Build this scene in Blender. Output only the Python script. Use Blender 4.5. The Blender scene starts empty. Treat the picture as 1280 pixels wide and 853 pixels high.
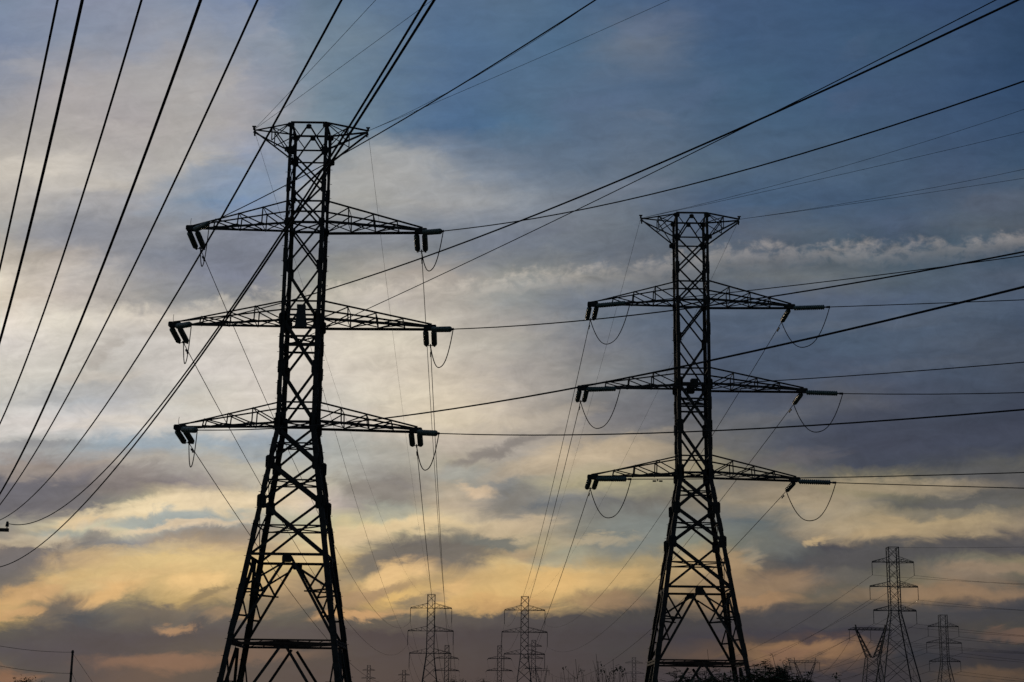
import bpy, bmesh, math, random
from mathutils import Vector, Matrix, Quaternion

random.seed(7)
C = bpy.context.scene.collection
SC = bpy.context.scene

# ------------------------------------------------------------------ camera
FOCAL, CX, CY, HORIZON = 2000.0, 640.0, 426.5, 900.0     # in pixels of the 1280 wide photograph
PITCH = math.atan((HORIZON - CY) / FOCAL)
ROLL = math.radians(0.7)
EYE = 1.7
cam_data = bpy.data.cameras.new('camera')
cam_data.sensor_width = 36.0
cam_data.lens = FOCAL / 1280.0 * 36.0
cam_data.clip_start, cam_data.clip_end = 0.5, 20000.0
cam = bpy.data.objects.new('camera', cam_data)
C.objects.link(cam)
_r0, _u0 = Vector((1, 0, 0)), Vector((0, -math.sin(PITCH), math.cos(PITCH)))
_f = Vector((0, math.cos(PITCH), math.sin(PITCH)))
_r = _r0 * math.cos(ROLL) + _u0 * math.sin(ROLL)
_u = -_r0 * math.sin(ROLL) + _u0 * math.cos(ROLL)
cam.matrix_world = Matrix(((_r.x, _u.x, -_f.x, 0), (_r.y, _u.y, -_f.y, 0), (_r.z, _u.z, -_f.z, EYE), (0, 0, 0, 1)))
SC.camera = cam
SC.cycles.use_adaptive_sampling = True        # the sky settles after a few samples, the thin steel does not
SC.cycles.adaptive_threshold = 0.02
SC.cycles.adaptive_min_samples = 48
SC.cycles.max_bounces = 4


def ray(u, v):
    """photo pixel -> (x/y, z/y) of its direction in the world"""
    d = _f * FOCAL + _r * (u - CX) - _u * (v - CY)
    return d.x / d.y, d.z / d.y


def at(u, v, y):
    p, q = ray(u, v)
    return Vector((p * y, y, q * y + EYE))


# ------------------------------------------------------------------ light, sky, exposure
SUN_EL, SUN_AZ = math.radians(7.0), math.radians(-8.0)     # low sun ahead, a little left, behind the clouds
vs = SC.view_settings
vs.view_transform, vs.look, vs.exposure, vs.gamma, vs.use_curve_mapping = 'Standard', 'None', 0.0, 1.0, False
sun_data = bpy.data.lights.new('sun', 'SUN')
sun_data.energy, sun_data.angle, sun_data.color = 0.35, math.radians(12), (1.0, 0.8, 0.55)
sun = bpy.data.objects.new('sun', sun_data)
C.objects.link(sun)
sun.rotation_euler = Vector((-math.sin(SUN_AZ) * math.cos(SUN_EL), -math.cos(SUN_AZ) * math.cos(SUN_EL), -math.sin(SUN_EL))).to_track_quat('-Z', 'Y').to_euler()

SKY_ROWS = [     # photo row: colours of the sky every 80 pixels
    (0, (126, 139, 159, 134, 142, 163, 135, 143, 162, 131, 143, 164, 115, 132, 162, 102, 122, 143, 93, 116, 143, 86, 110, 139, 84, 108, 134, 77, 103, 132, 74, 97, 127, 68, 90, 121, 64, 88, 119, 59, 84, 115, 57, 80, 112, 55, 78, 110, 46, 68, 97)),
    (55, (122, 135, 160, 134, 142, 158, 143, 148, 162, 153, 155, 163, 131, 143, 160, 118, 135, 151, 101, 122, 143, 83, 109, 139, 81, 108, 137, 80, 106, 133, 101, 113, 130, 71, 94, 123, 65, 89, 119, 63, 88, 118, 62, 87, 115, 57, 79, 108, 47, 70, 98)),
    (110, (147, 150, 160, 167, 162, 163, 165, 162, 163, 168, 166, 166, 151, 154, 165, 117, 134, 150, 97, 120, 143, 82, 109, 141, 81, 107, 135, 83, 106, 132, 80, 102, 129, 72, 96, 123, 65, 92, 120, 63, 87, 117, 63, 85, 114, 57, 80, 110, 49, 72, 102)),
    (160, (166, 162, 160, 170, 165, 162, 171, 165, 165, 169, 165, 162, 158, 157, 161, 122, 138, 151, 96, 119, 142, 76, 105, 138, 79, 107, 134, 86, 106, 130, 87, 105, 127, 79, 100, 124, 70, 94, 120, 66, 89, 115, 63, 85, 112, 60, 82, 111, 55, 77, 105)),
    (210, (194, 187, 177, 190, 184, 176, 179, 175, 171, 172, 170, 169, 133, 147, 173, 154, 157, 160, 163, 163, 163, 132, 141, 153, 108, 122, 140, 94, 110, 129, 98, 112, 129, 84, 102, 120, 76, 96, 119, 75, 95, 118, 68, 88, 112, 65, 83, 108, 61, 82, 107)),
    (250, (177, 171, 164, 172, 170, 170, 159, 159, 163, 126, 143, 164, 121, 142, 171, 160, 161, 160, 161, 161, 159, 154, 155, 157, 134, 141, 150, 110, 120, 133, 98, 110, 126, 75, 93, 117, 69, 91, 117, 67, 88, 114, 67, 87, 111, 77, 91, 110, 80, 92, 107)),
    (285, (162, 161, 159, 144, 147, 154, 146, 147, 152, 147, 151, 159, 137, 144, 160, 131, 137, 146, 126, 133, 144, 124, 132, 144, 121, 129, 142, 114, 121, 131, 97, 107, 119, 81, 94, 114, 86, 96, 111, 79, 93, 109, 75, 90, 112, 84, 95, 108, 80, 88, 99)),
    (315, (176, 168, 158, 164, 157, 152, 133, 136, 145, 121, 127, 140, 112, 118, 133, 125, 129, 136, 139, 141, 143, 123, 129, 137, 111, 118, 130, 106, 114, 125, 98, 106, 118, 96, 105, 114, 80, 92, 107, 68, 84, 98, 67, 83, 98, 61, 80, 96, 55, 73, 92)),
    (345, (223, 212, 195, 199, 191, 183, 164, 161, 160, 133, 137, 149, 126, 130, 143, 151, 151, 143, 167, 160, 151, 164, 157, 150, 141, 143, 140, 127, 129, 129, 110, 114, 119, 95, 102, 110, 106, 112, 117, 97, 104, 110, 83, 95, 106, 78, 91, 107, 81, 92, 109)),
    (375, (208, 196, 179, 198, 188, 179, 155, 152, 149, 138, 140, 143, 132, 134, 137, 171, 168, 158, 183, 176, 169, 165, 159, 151, 141, 143, 143, 115, 123, 135, 98, 108, 123, 84, 96, 112, 86, 97, 115, 84, 95, 113, 81, 95, 116, 81, 95, 114, 75, 88, 108)),
    (400, (226, 216, 204, 217, 210, 197, 191, 183, 174, 197, 190, 181, 204, 195, 183, 207, 198, 185, 206, 198, 183, 184, 177, 167, 166, 161, 156, 111, 119, 129, 93, 104, 119, 80, 93, 112, 77, 91, 110, 80, 93, 112, 79, 94, 115, 71, 84, 102, 65, 78, 97)),
    (430, (217, 210, 204, 204, 198, 189, 199, 194, 188, 205, 199, 192, 207, 200, 191, 210, 202, 190, 211, 202, 185, 198, 190, 177, 162, 158, 151, 129, 130, 135, 102, 109, 121, 80, 92, 110, 74, 88, 110, 71, 87, 107, 74, 88, 107, 75, 85, 101, 71, 81, 97)),
    (465, (204, 199, 189, 200, 196, 188, 183, 179, 173, 202, 196, 190, 205, 198, 190, 206, 198, 187, 210, 200, 185, 205, 194, 178, 172, 165, 158, 141, 139, 137, 116, 121, 128, 78, 88, 105, 71, 84, 103, 72, 83, 103, 71, 82, 101, 67, 78, 96, 66, 74, 89)),
    (500, (197, 195, 190, 177, 180, 183, 187, 186, 186, 200, 197, 188, 206, 198, 189, 198, 194, 187, 211, 202, 185, 213, 200, 179, 184, 174, 162, 134, 132, 130, 107, 111, 117, 78, 87, 103, 75, 83, 100, 85, 88, 97, 72, 78, 94, 65, 73, 89, 58, 65, 81)),
    (530, (216, 210, 205, 214, 207, 202, 210, 204, 197, 209, 203, 195, 204, 199, 189, 195, 190, 185, 206, 196, 183, 210, 197, 174, 189, 177, 161, 152, 146, 140, 114, 114, 118, 96, 98, 103, 84, 90, 100, 66, 73, 90, 61, 68, 84, 57, 64, 80, 58, 63, 79)),
    (555, (178, 176, 171, 159, 167, 171, 148, 161, 172, 163, 170, 172, 140, 155, 172, 156, 162, 164, 172, 170, 162, 186, 175, 162, 163, 155, 147, 163, 153, 141, 137, 131, 123, 114, 111, 107, 88, 91, 99, 67, 73, 88, 62, 67, 83, 57, 63, 79, 60, 66, 80)),
    (580, (139, 134, 137, 146, 135, 130, 169, 162, 154, 166, 162, 154, 181, 176, 162, 171, 172, 166, 162, 160, 153, 167, 160, 144, 164, 156, 145, 182, 168, 146, 169, 155, 135, 138, 130, 107, 110, 108, 101, 77, 80, 89, 64, 70, 83, 76, 78, 82, 87, 87, 86)),
    (605, (78, 81, 98, 87, 89, 105, 95, 93, 103, 136, 129, 130, 172, 165, 152, 181, 176, 161, 122, 118, 117, 160, 154, 141, 130, 131, 130, 171, 162, 135, 156, 149, 122, 123, 121, 112, 126, 117, 104, 131, 123, 98, 132, 124, 99, 99, 97, 94, 86, 85, 87)),
    (630, (97, 97, 107, 140, 134, 129, 178, 173, 144, 219, 200, 162, 225, 205, 167, 191, 177, 166, 134, 132, 124, 184, 168, 146, 106, 109, 113, 114, 116, 118, 104, 103, 100, 132, 124, 110, 158, 144, 122, 159, 144, 120, 107, 104, 96, 93, 92, 89, 97, 94, 87)),
    (655, (151, 147, 137, 220, 207, 170, 225, 210, 167, 153, 165, 168, 167, 171, 163, 181, 178, 148, 214, 199, 154, 203, 186, 152, 176, 161, 138, 135, 133, 123, 120, 122, 118, 112, 116, 117, 92, 100, 103, 160, 148, 127, 171, 154, 121, 171, 153, 119, 141, 127, 109)),
    (680, (137, 123, 113, 101, 98, 97, 127, 132, 140, 160, 145, 135, 156, 139, 123, 209, 192, 148, 108, 104, 99, 86, 85, 89, 176, 160, 126, 136, 131, 117, 123, 124, 117, 126, 128, 114, 103, 99, 90, 67, 67, 75, 84, 83, 84, 65, 67, 77, 58, 59, 71)),
    (700, (85, 85, 96, 149, 133, 116, 207, 184, 134, 211, 187, 133, 198, 176, 127, 192, 168, 120, 78, 77, 86, 146, 129, 109, 211, 185, 134, 168, 152, 122, 157, 142, 111, 171, 148, 112, 87, 85, 84, 71, 72, 76, 83, 82, 82, 103, 100, 91, 131, 121, 98)),
    (725, (110, 106, 96, 191, 167, 120, 215, 184, 128, 196, 168, 116, 171, 148, 108, 142, 127, 104, 206, 176, 120, 154, 136, 105, 206, 176, 119, 204, 175, 120, 176, 152, 108, 171, 145, 108, 122, 109, 87, 94, 90, 85, 105, 100, 85, 130, 114, 98, 102, 97, 86)),
    (750, (184, 156, 107, 139, 120, 100, 130, 119, 96, 180, 152, 103, 108, 103, 91, 93, 89, 85, 204, 167, 107, 212, 175, 112, 220, 182, 116, 185, 157, 109, 92, 88, 82, 115, 100, 83, 118, 101, 84, 90, 85, 75, 124, 104, 81, 125, 104, 84, 75, 72, 73)),
    (770, (176, 149, 99, 78, 80, 83, 85, 86, 87, 77, 79, 83, 82, 83, 81, 75, 77, 78, 91, 88, 82, 80, 78, 78, 65, 66, 74, 59, 61, 69, 59, 61, 67, 53, 55, 63, 58, 60, 69, 55, 57, 68, 66, 67, 70, 57, 59, 68, 55, 57, 66)),
    (790, (78, 79, 79, 66, 68, 78, 61, 63, 76, 62, 64, 75, 64, 66, 77, 57, 59, 71, 46, 48, 64, 49, 51, 66, 49, 51, 64, 52, 54, 66, 51, 53, 65, 48, 50, 64, 46, 48, 64, 43, 45, 63, 48, 50, 62, 63, 61, 63, 74, 71, 66)),
    (815, (65, 67, 78, 61, 63, 76, 60, 62, 72, 70, 69, 72, 65, 66, 72, 57, 59, 68, 49, 51, 65, 51, 53, 64, 49, 51, 64, 51, 53, 65, 54, 55, 62, 81, 67, 63, 86, 72, 61, 103, 81, 68, 53, 53, 60, 48, 49, 59, 45, 47, 58)),
    (840, (78, 77, 76, 63, 65, 74, 82, 72, 72, 68, 67, 71, 60, 62, 71, 54, 56, 67, 50, 52, 64, 49, 51, 63, 49, 51, 64, 50, 52, 64, 49, 51, 63, 48, 49, 62, 47, 48, 60, 47, 48, 59, 48, 49, 58, 58, 56, 58, 55, 53, 55)),
]

# single clouds: photo x, photo y, half length, half thickness (photo pixels), tilt in degrees (rising to the right), colour, density
CLOUDS = [
    (62, 617, 120, 26, -3, (103, 102, 110), .85), (160, 605, 60, 14, 2, (140, 130, 124), .5), (30, 585, 60, 10, -6, (165, 152, 140), .5),
    (205, 635, 135, 10, 5, (230, 209, 171), .9), (95, 652, 45, 7, 10, (221, 193, 152), .8), (300, 628, 90, 10, 0, (209, 191, 163), .5),
    (207, 650, 115, 9, 3, (150, 160, 160), .85), (75, 669, 55, 8, 2, (152, 158, 152), .75),
    (28, 694, 66, 18, 4, (107, 103, 105), .9), (38, 675, 56, 7, -1, (206, 188, 158), .6), (82, 679, 16, 8, 0, (192, 174, 148), .45), (125, 663, 14, 5, 0, (209, 191, 164), .7),
    (117, 673, 30, 8, 4, (122, 117, 115), .7), (275, 671, 80, 14, 8, (133, 122, 112), .85), (240, 657, 90, 5, 6, (225, 199, 164), .75),
    (15, 720, 75, 20, 20, (100, 97, 100), .75), (205, 712, 160, 28, 6, (208, 177, 126), .55), (110, 700, 60, 14, 6, (204, 173, 128), .6),
    (240, 725, 32, 13, 8, (230, 191, 132), .85), (140, 744, 50, 10, 12, (223, 179, 122), .85), (30, 745, 75, 13, 14, (200, 159, 110), .75), (22, 769, 55, 6, 2, (196, 155, 110), .8),
    (88, 760, 38, 10, 28, (94, 90, 88), .9), (208, 765, 62, 9, -2, (94, 90, 88), .85), (258, 745, 28, 8, 32, (116, 103, 85), .7), (330, 735, 60, 12, 10, (194, 161, 118), .5),
    (223, 781, 26, 6, -3, (204, 155, 110), .5), (300, 770, 40, 7, 3, (168, 136, 103), .6), (200, 829, 100, 11, 2, (128, 97, 82), .75), (12, 848, 42, 8, 0, (135, 98, 78), .75), (330, 822, 80, 8, 3, (114, 90, 80), .5),
    (380, 745, 60, 14, 8, (168, 139, 105), .6), (385, 690, 60, 14, 0, (209, 183, 142), .5),
    (466, 702, 54, 14, 24, (105, 101, 97), .92), (545, 689, 66, 17, 3, (105, 101, 97), .92), (607, 675, 60, 7, -4, (103, 108, 107), .85), (655, 690, 50, 6, -5, (153, 131, 112), .6),
    (487, 722, 44, 14, 18, (223, 185, 132), .9), (478, 741, 64, 6, 15, (141, 118, 99), .7), (527, 751, 34, 7, 12, (98, 94, 89), .8), (547, 744, 16, 8, 10, (99, 95, 91), .8),
    (455, 768, 60, 6, 4, (202, 157, 110), .85), (440, 752, 40, 8, 12, (173, 141, 107), .6),
    (625, 726, 120, 24, 4, (208, 171, 115), .65), (695, 731, 50, 14, 2, (218, 177, 117), .75), (567, 731, 24, 12, 6, (216, 176, 121), .75), (620, 752, 80, 9, 2, (200, 159, 107), .7), (770, 725, 50, 12, 4, (202, 167, 115), .7), (770, 752, 60, 10, -2, (153, 123, 94), .7), (640, 758, 60, 6, 3, (188, 148, 101), .6),
    (705, 694, 55, 14, 6, (148, 150, 134), .65), (800, 668, 60, 22, 0, (122, 130, 128), .6), (740, 675, 60, 5, 4, (183, 166, 136), .6),
    (642, 627, 50, 11, 22, (122, 119, 114), .85), (588, 613, 30, 7, -4, (210, 185, 155), .85), (465, 612, 56, 12, -8, (132, 127, 122), .85), (490, 638, 40, 12, 0, (158, 162, 152), .6),
    (515, 656, 70, 8, 3, (216, 191, 150), .8), (440, 668, 50, 13, 6, (216, 189, 150), .7), (640, 656, 70, 9, 4, (194, 173, 142), .6), (700, 640, 60, 8, -3, (120, 120, 116), .5),
    (1137, 661, 130, 17, 0, (167, 146, 115), .65), (1034, 672, 22, 5, 14, (190, 164, 124), .85), (1112, 667, 44, 8, 2, (179, 155, 119), .6), (1180, 642, 70, 7, 2, (114, 110, 101), .6),
    (1080, 698, 210, 11, 7, (80, 79, 82), .85), (1240, 680, 66, 11, 5, (81, 79, 82), .8), (1247, 712, 66, 9, 2, (149, 128, 107), .75),
    (964, 728, 76, 14, 3, (149, 122, 98), .7), (945, 750, 66, 9, 2, (162, 128, 96), .75), (944, 694, 14, 10, 30, (159, 143, 119), .75), (922, 708, 26, 13, 10, (162, 135, 103), .75), (1060, 722, 60, 9, -6, (99, 95, 91), .6), (1090, 745, 70, 9, 4, (124, 105, 89), .5),
    (1204, 746, 100, 9, -2, (145, 118, 93), .7), (1090, 774, 200, 15, 2, (67, 67, 72), .75), (1010, 813, 92, 9, 2, (138, 106, 80), .85), (970, 822, 60, 5, 6, (122, 92, 77), .6),
    (1264, 795, 44, 6, 0, (110, 86, 74), .8), (1245, 843, 66, 9, 0, (97, 78, 64), .7), (950, 675, 80, 16, -6, (106, 112, 110), .6), (1180, 800, 90, 9, 3, (60, 60, 66), .5),
    (1154, 548, 180, 26, 1, (66, 71, 87), .55), (1120, 606, 140, 9, -1, (159, 143, 119), .7), (1220, 629, 70, 4, 2, (97, 95, 93), .7), (980, 570, 80, 8, 6, (96, 93, 98), .6), (1000, 620, 80, 8, -4, (149, 135, 115), .55), (950, 525, 60, 7, 8, (104, 104, 108), .5),
    (727, 570, 116, 14, 12, (196, 176, 147), .65), (613, 567, 80, 7, 18, (126, 120, 117), .8), (777, 513, 75, 22, 4, (110, 110, 116), .6), (570, 594, 50, 10, 0, (150, 153, 149), .6), (700, 520, 60, 10, 14, (176, 165, 150), .5), (800, 560, 60, 10, 4, (173, 156, 132), .6), (660, 590, 70, 8, 10, (178, 163, 142), .5),
    (200, 553, 125, 7, 1, (148, 162, 173), .75), (330, 560, 60, 10, 4, (152, 163, 170), .6), (125, 440, 34, 13, 40, (163, 156, 149), .6), (60, 493, 75, 8, 8, (168, 168, 168), .6), (45, 556, 60, 6, 2, (140, 140, 144), .7), (120, 468, 60, 7, 4, (205, 196, 185), .5), (250, 500, 90, 6, 3, (205, 198, 187), .5), (150, 528, 90, 6, 2, (206, 198, 188), .5),
    (490, 204, 70, 22, -14, (172, 172, 170), .55), (560, 240, 70, 14, -10, (158, 160, 162), .5), (420, 235, 50, 20, 10, (165, 166, 165), .4), (300, 312, 70, 22, -4, (116, 121, 134), .6), (170, 300, 60, 16, 8, (136, 139, 147), .5), (75, 282, 60, 12, 10, (142, 143, 150), .5), (480, 300, 70, 12, 4, (130, 135, 146), .4),
    (810, 35, 60, 14, 12, (98, 112, 136), .45), (1080, 62, 40, 8, 25, (72, 92, 120), .4), (740, 128, 60, 12, 10, (88, 107, 136), .35), (810, 145, 45, 7, -8, (98, 112, 132), .4), (600, 190, 70, 8, -12, (110, 125, 145), .35), (1060, 125, 30, 10, 20, (76, 94, 122), .4), (880, 120, 40, 14, 30, (84, 103, 132), .35),
    (330, 45, 60, 16, -50, (150, 155, 165), .4), (200, 95, 110, 20, 10, (172, 168, 166), .4), (130, 60, 80, 10, -18, (140, 146, 160), .4), (250, 195, 90, 7, -6, (175, 172, 168), .4), (330, 215, 50, 12, 8, (128, 146, 166), .5), (290, 240, 70, 10, 4, (130, 147, 166), .5),
    (70, 340, 60, 24, 30, (190, 180, 169), .4), (650, 300, 90, 10, 12, (110, 118, 134), .4), (760, 240, 80, 12, 14, (118, 126, 140), .4), (1240, 250, 50, 14, 10, (88, 97, 114), .5), (1050, 410, 160, 7, 6, (94, 103, 117), .4), (1150, 455, 120, 7, 4, (88, 96, 110), .4), (1000, 440, 90, 6, 8, (72, 86, 106), .4),
    (30, 207, 85, 15, 4, (208, 200, 188), .55), (130, 226, 70, 11, 0, (198, 190, 178), .5), (270, 212, 75, 15, 10, (131, 148, 169), .6), (330, 235, 50, 8, 6, (128, 146, 168), .5),
    (70, 35, 80, 14, 10, (130, 142, 163), .45), (200, 50, 60, 9, 20, (140, 149, 166), .4), (60, 95, 70, 9, -12, (168, 166, 168), .45), (260, 110, 60, 12, 30, (178, 173, 170), .45), (150, 165, 70, 10, -14, (182, 176, 172), .4), (300, 60, 50, 10, 50, (152, 157, 168), .4),
    (110, 292, 90, 13, 6, (134, 137, 147), .5), (215, 262, 50, 7, 10, (140, 148, 160), .45), (60, 740, 40, 7, 12, (206, 166, 120), .5), (165, 725, 60, 8, 14, (216, 180, 128), .5), (180, 690, 60, 7, 6, (196, 176, 140), .5),
]

# ripple of bright cloud crossing the whole sky: (photo x, photo y, strength)
RIPPLE = [(0, 400, .10), (110, 396, .40), (213, 389, .45), (353, 372, .40), (450, 367, .55), (540, 362, .42), (634, 353, .50), (740, 340, .42),
          (840, 329, .36), (900, 319, .38), (1000, 314, .40), (1080, 313, .42), (1150, 311, .32), (1220, 307, .34), (1280, 299, .42)]


def lin(c):
    c /= 255.0
    return c / 12.92 if c <= 0.04045 else ((c + 0.055) / 1.055) ** 2.4


def build_world():
    w = bpy.data.worlds.new('World')
    SC.world = w
    w.use_nodes = True
    w.cycles.sampling_method = 'MANUAL'
    w.cycles.sample_map_resolution = 256
    nt = w.node_tree
    N, L = nt.nodes, nt.links
    N.clear()

    def node(t, **kw):
        n = N.new(t)
        for k, v in kw.items():
            setattr(n, k, v)
        return n

    def math_(op, a, b=None, c=None, clamp=False):
        n = node('ShaderNodeMath', operation=op, use_clamp=clamp)
        for i, s in enumerate((a, b, c)):
            if s is None:
                continue
            if isinstance(s, (int, float)):
                n.inputs[i].default_value = s
            else:
                L.new(s, n.inputs[i])
        return n.outputs[0]

    def maprange(v, a, b, c=0.0, d=1.0, kind='LINEAR', clamp=True):
        # a smooth step never leaves its range, so it needs no clamp of its own
        n = node('ShaderNodeMapRange', interpolation_type=kind, clamp=clamp and kind == 'LINEAR')
        L.new(v, n.inputs[0])
        for i, x in enumerate((a, b, c, d)):
            n.inputs[i + 1].default_value = x
        return n.outputs[0]

    def combine(x, y, z=0.0):
        n = node('ShaderNodeCombineXYZ')
        for i, s in enumerate((x, y, z)):
            if isinstance(s, (int, float)):
                n.inputs[i].default_value = s
            else:
                L.new(s, n.inputs[i])
        return n.outputs[0]

    def noise(vec, scale, detail, rough, dist=0.0):
        n = node('ShaderNodeTexNoise', noise_dimensions='3D')
        L.new(vec, n.inputs['Vector'])
        n.inputs['Scale'].default_value = scale
        n.inputs['Detail'].default_value = detail
        n.inputs['Roughness'].default_value = rough
        n.inputs['Distortion'].default_value = dist
        return n

    def mix(f, a, b, mode='MIX'):
        n = node('ShaderNodeMix', data_type='RGBA', blend_type=mode, clamp_factor=True)
        for i, s in ((0, f), (6, a), (7, b)):
            if isinstance(s, (int, float)):
                n.inputs[i].default_value = s
            elif isinstance(s, tuple):
                n.inputs[i].default_value = s
            else:
                L.new(s, n.inputs[i])
        return n.outputs[2]

    tc = node('ShaderNodeTexCoord')
    sep = node('ShaderNodeSeparateXYZ')
    L.new(tc.outputs['Generated'], sep.inputs[0])
    X, Y, Z = sep.outputs
    Yc = math_('MAXIMUM', Y, 0.12)
    p = math_('DIVIDE', X, Yc)                     # tangent of the bearing
    q0 = math_('DIVIDE', Z, Yc)                    # tangent of the height over the horizon
    qa, qb = ray(0, 426)[1], ray(1280, 426)[1]
    tilt = (qa - qb) / 0.64
    q = math_('ADD', q0, math_('MULTIPLY', p, tilt))      # the cloud decks hang a little askew

    # turbulence: large folds, then finer and finer wisps
    n1 = noise(combine(math_('MULTIPLY', p, 9.0), math_('MULTIPLY', q, 22.0), 3.7), 1.0, 6.0, 0.55, 0.4)
    s1 = node('ShaderNodeSeparateColor')
    L.new(n1.outputs['Color'], s1.inputs[0])
    n2 = noise(combine(math_('MULTIPLY', p, 34.0), math_('MULTIPLY', q, 66.0), 8.1), 1.0, 8.0, 0.63, 0.6)
    s2 = node('ShaderNodeSeparateColor')
    L.new(n2.outputs['Color'], s2.inputs[0])

    def warp(base, a, b, ka, kb):
        x = math_('MULTIPLY', math_('SUBTRACT', a, 0.5), ka)
        y = math_('MULTIPLY', math_('SUBTRACT', b, 0.5), kb)
        return math_('ADD', base, math_('ADD', x, y))

    pw = warp(p, s1.outputs[0], s2.outputs[0], 0.040, 0.040)
    qw = warp(q, s1.outputs[1], s2.outputs[1], 0.018, 0.020)

    # the cloud decks: brightness and colour by bearing (ramps) and by height (rows)
    PW = 0.37
    t = maprange(pw, -PW, PW, clamp=False)
    col = None
    qs = []
    for v, cells in SKY_ROWS:
        qs.append(ray(640, v)[1])
    for i in range(len(SKY_ROWS) - 1, -1, -1):
        v, cells = SKY_ROWS[i]
        cells = [cells[k:k + 3] for k in range(0, len(cells), 3)]
        r = node('ShaderNodeValToRGB')
        cr = r.color_ramp
        cr.interpolation = 'CARDINAL'
        while len(cr.elements) < len(cells):
            cr.elements.new(0.5)
        for k, h in enumerate(cells):
            pk = ray(k * 80, v)[0]
            e = cr.elements[k]
            e.position = (pk + PW) / (2 * PW)
        for k, h in enumerate(cells):
            cr.elements[k].color = (lin(h[0]), lin(h[1]), lin(h[2]), 1)
        L.new(t, r.inputs[0])
        if col is None:
            col = r.outputs[0]
        else:
            f = maprange(qw, qs[i + 1], qs[i], clamp=False)
            col = mix(f, col, r.outputs[0])

    # single clouds, their edges frayed by the same turbulence
    wv = combine(pw, qw)
    for u, v, a, bb, tiltdeg, rgb, dens in CLOUDS:
        c0 = ray(u, v)
        sx = abs(ray(u + 1, v)[0] - c0[0])
        gr = node('ShaderNodeTexGradient', gradient_type='SPHERICAL')
        gr.texture_mapping.vector_type = 'TEXTURE'
        gr.texture_mapping.translation = (c0[0], ray(640, v)[1], 0)
        gr.texture_mapping.rotation = (0, 0, math.radians(tiltdeg))
        gr.texture_mapping.scale = (a * sx * 1.32, bb * sx * 1.6, 1)
        # (taking a breath of the colour so far keeps the clouds evaluated one after another)
        sq = node('ShaderNodeVectorMath', operation='MULTIPLY_ADD')
        L.new(col, sq.inputs[0])
        sq.inputs[1].default_value = (1e-7, 1e-7, 1e-7)
        L.new(wv, sq.inputs[2])
        L.new(sq.outputs[0], gr.inputs['Vector'])
        f = maprange(gr.outputs['Fac'], 0.0, 0.74, 0.0, dens, 'SMOOTHSTEP')
        col = mix(f, col, (lin(rgb[0]), lin(rgb[1]), lin(rgb[2]), 1))

    # the ripple: sharp puffed upper edge, soft lower edge
    rr = node('ShaderNodeValToRGB')
    cr = rr.color_ramp
    cr.interpolation = 'CARDINAL'
    while len(cr.elements) < len(RIPPLE):
        cr.elements.new(0.5)
    for k, (u, v, s) in enumerate(RIPPLE):
        cr.elements[k].position = (ray(u, v)[0] + PW) / (2 * PW)
    for k, (u, v, s) in enumerate(RIPPLE):
        qq = ray(640, v)[1]
        cr.elements[k].color = (qq, s, 0, 1)
    L.new(maprange(p, -PW, PW), rr.inputs[0])
    rs = node('ShaderNodeSeparateColor')
    L.new(rr.outputs[0], rs.inputs[0])
    n3 = noise(combine(math_('MULTIPLY', p, 75.0), math_('MULTIPLY', q, 95.0), 1.3), 1.0, 5.0, 0.6, 0.3)
    dq = math_('SUBTRACT', q, rs.outputs[0])
    dq = math_('ADD', dq, math_('MULTIPLY', math_('SUBTRACT', n3.outputs['Fac'], 0.5), 0.030))
    up = maprange(dq, 0.009, -0.001, 0, 1, 'SMOOTHSTEP')
    dn = maprange(dq, -0.0135, -0.001, 0, 1, 'SMOOTHSTEP')
    band = math_('MULTIPLY', math_('MULTIPLY', up, dn), rs.outputs[1])
    band = math_('MULTIPLY', band, maprange(n3.outputs['Fac'], 0.62, 0.35, 0.2, 1.1))
    warm = node('ShaderNodeValToRGB')
    warm.color_ramp.elements[0].position, warm.color_ramp.elements[0].color = 0.15, (lin(228), lin(218), lin(200), 1)
    warm.color_ramp.elements[1].position, warm.color_ramp.elements[1].color = 0.75, (lin(182), lin(172), lin(165), 1)
    L.new(maprange(p, -PW, PW), warm.inputs[0])
    col = mix(band, col, warm.outputs[0])

    # fine streaks and mottling, drawn out along the wind
    ca, sa = math.cos(math.radians(9)), math.sin(math.radians(9))
    pr = math_('ADD', math_('MULTIPLY', p, ca), math_('MULTIPLY', q, sa))
    qr = math_('SUBTRACT', math_('MULTIPLY', q, ca), math_('MULTIPLY', p, sa * 0.6))
    n4 = noise(combine(math_('MULTIPLY', pr, 22.0), math_('MULTIPLY', qr, 85.0), 5.5), 1.0, 7.0, 0.6, 0.5)
    n5 = noise(combine(math_('MULTIPLY', p, 60.0), math_('MULTIPLY', q, 95.0), 2.2), 1.0, 8.0, 0.68, 0.9)
    amp = math_('MULTIPLY', maprange(q, 0.02, 0.14, 0.5, 1.0), maprange(q, 0.30, 0.42, 1.0, 0.55))
    d = math_('ADD', math_('MULTIPLY', math_('SUBTRACT', n4.outputs['Fac'], 0.5), 0.60),
              math_('MULTIPLY', math_('SUBTRACT', n5.outputs['Fac'], 0.5), 0.50))
    g = math_('ADD', 1.0, math_('MULTIPLY', d, amp))
    gm = node('ShaderNodeVectorMath', operation='SCALE')
    L.new(col, gm.inputs[0])
    L.new(g, gm.inputs['Scale'])

    sky = node('ShaderNodeTexSky', sky_type='NISHITA')
    sky.sun_disc = False
    sky.sun_elevation, sky.sun_rotation = SUN_EL, SUN_AZ
    sky.air_density, sky.dust_density, sky.ozone_density = 1.0, 1.5, 2.0
    bs = node('ShaderNodeBackground')
    L.new(sky.outputs[0], bs.inputs[0])
    bs.inputs[1].default_value = 0.05
    bc = node('ShaderNodeBackground')
    L.new(gm.outputs[0], bc.inputs[0])
    bc.inputs[1].default_value = 1.0
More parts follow.
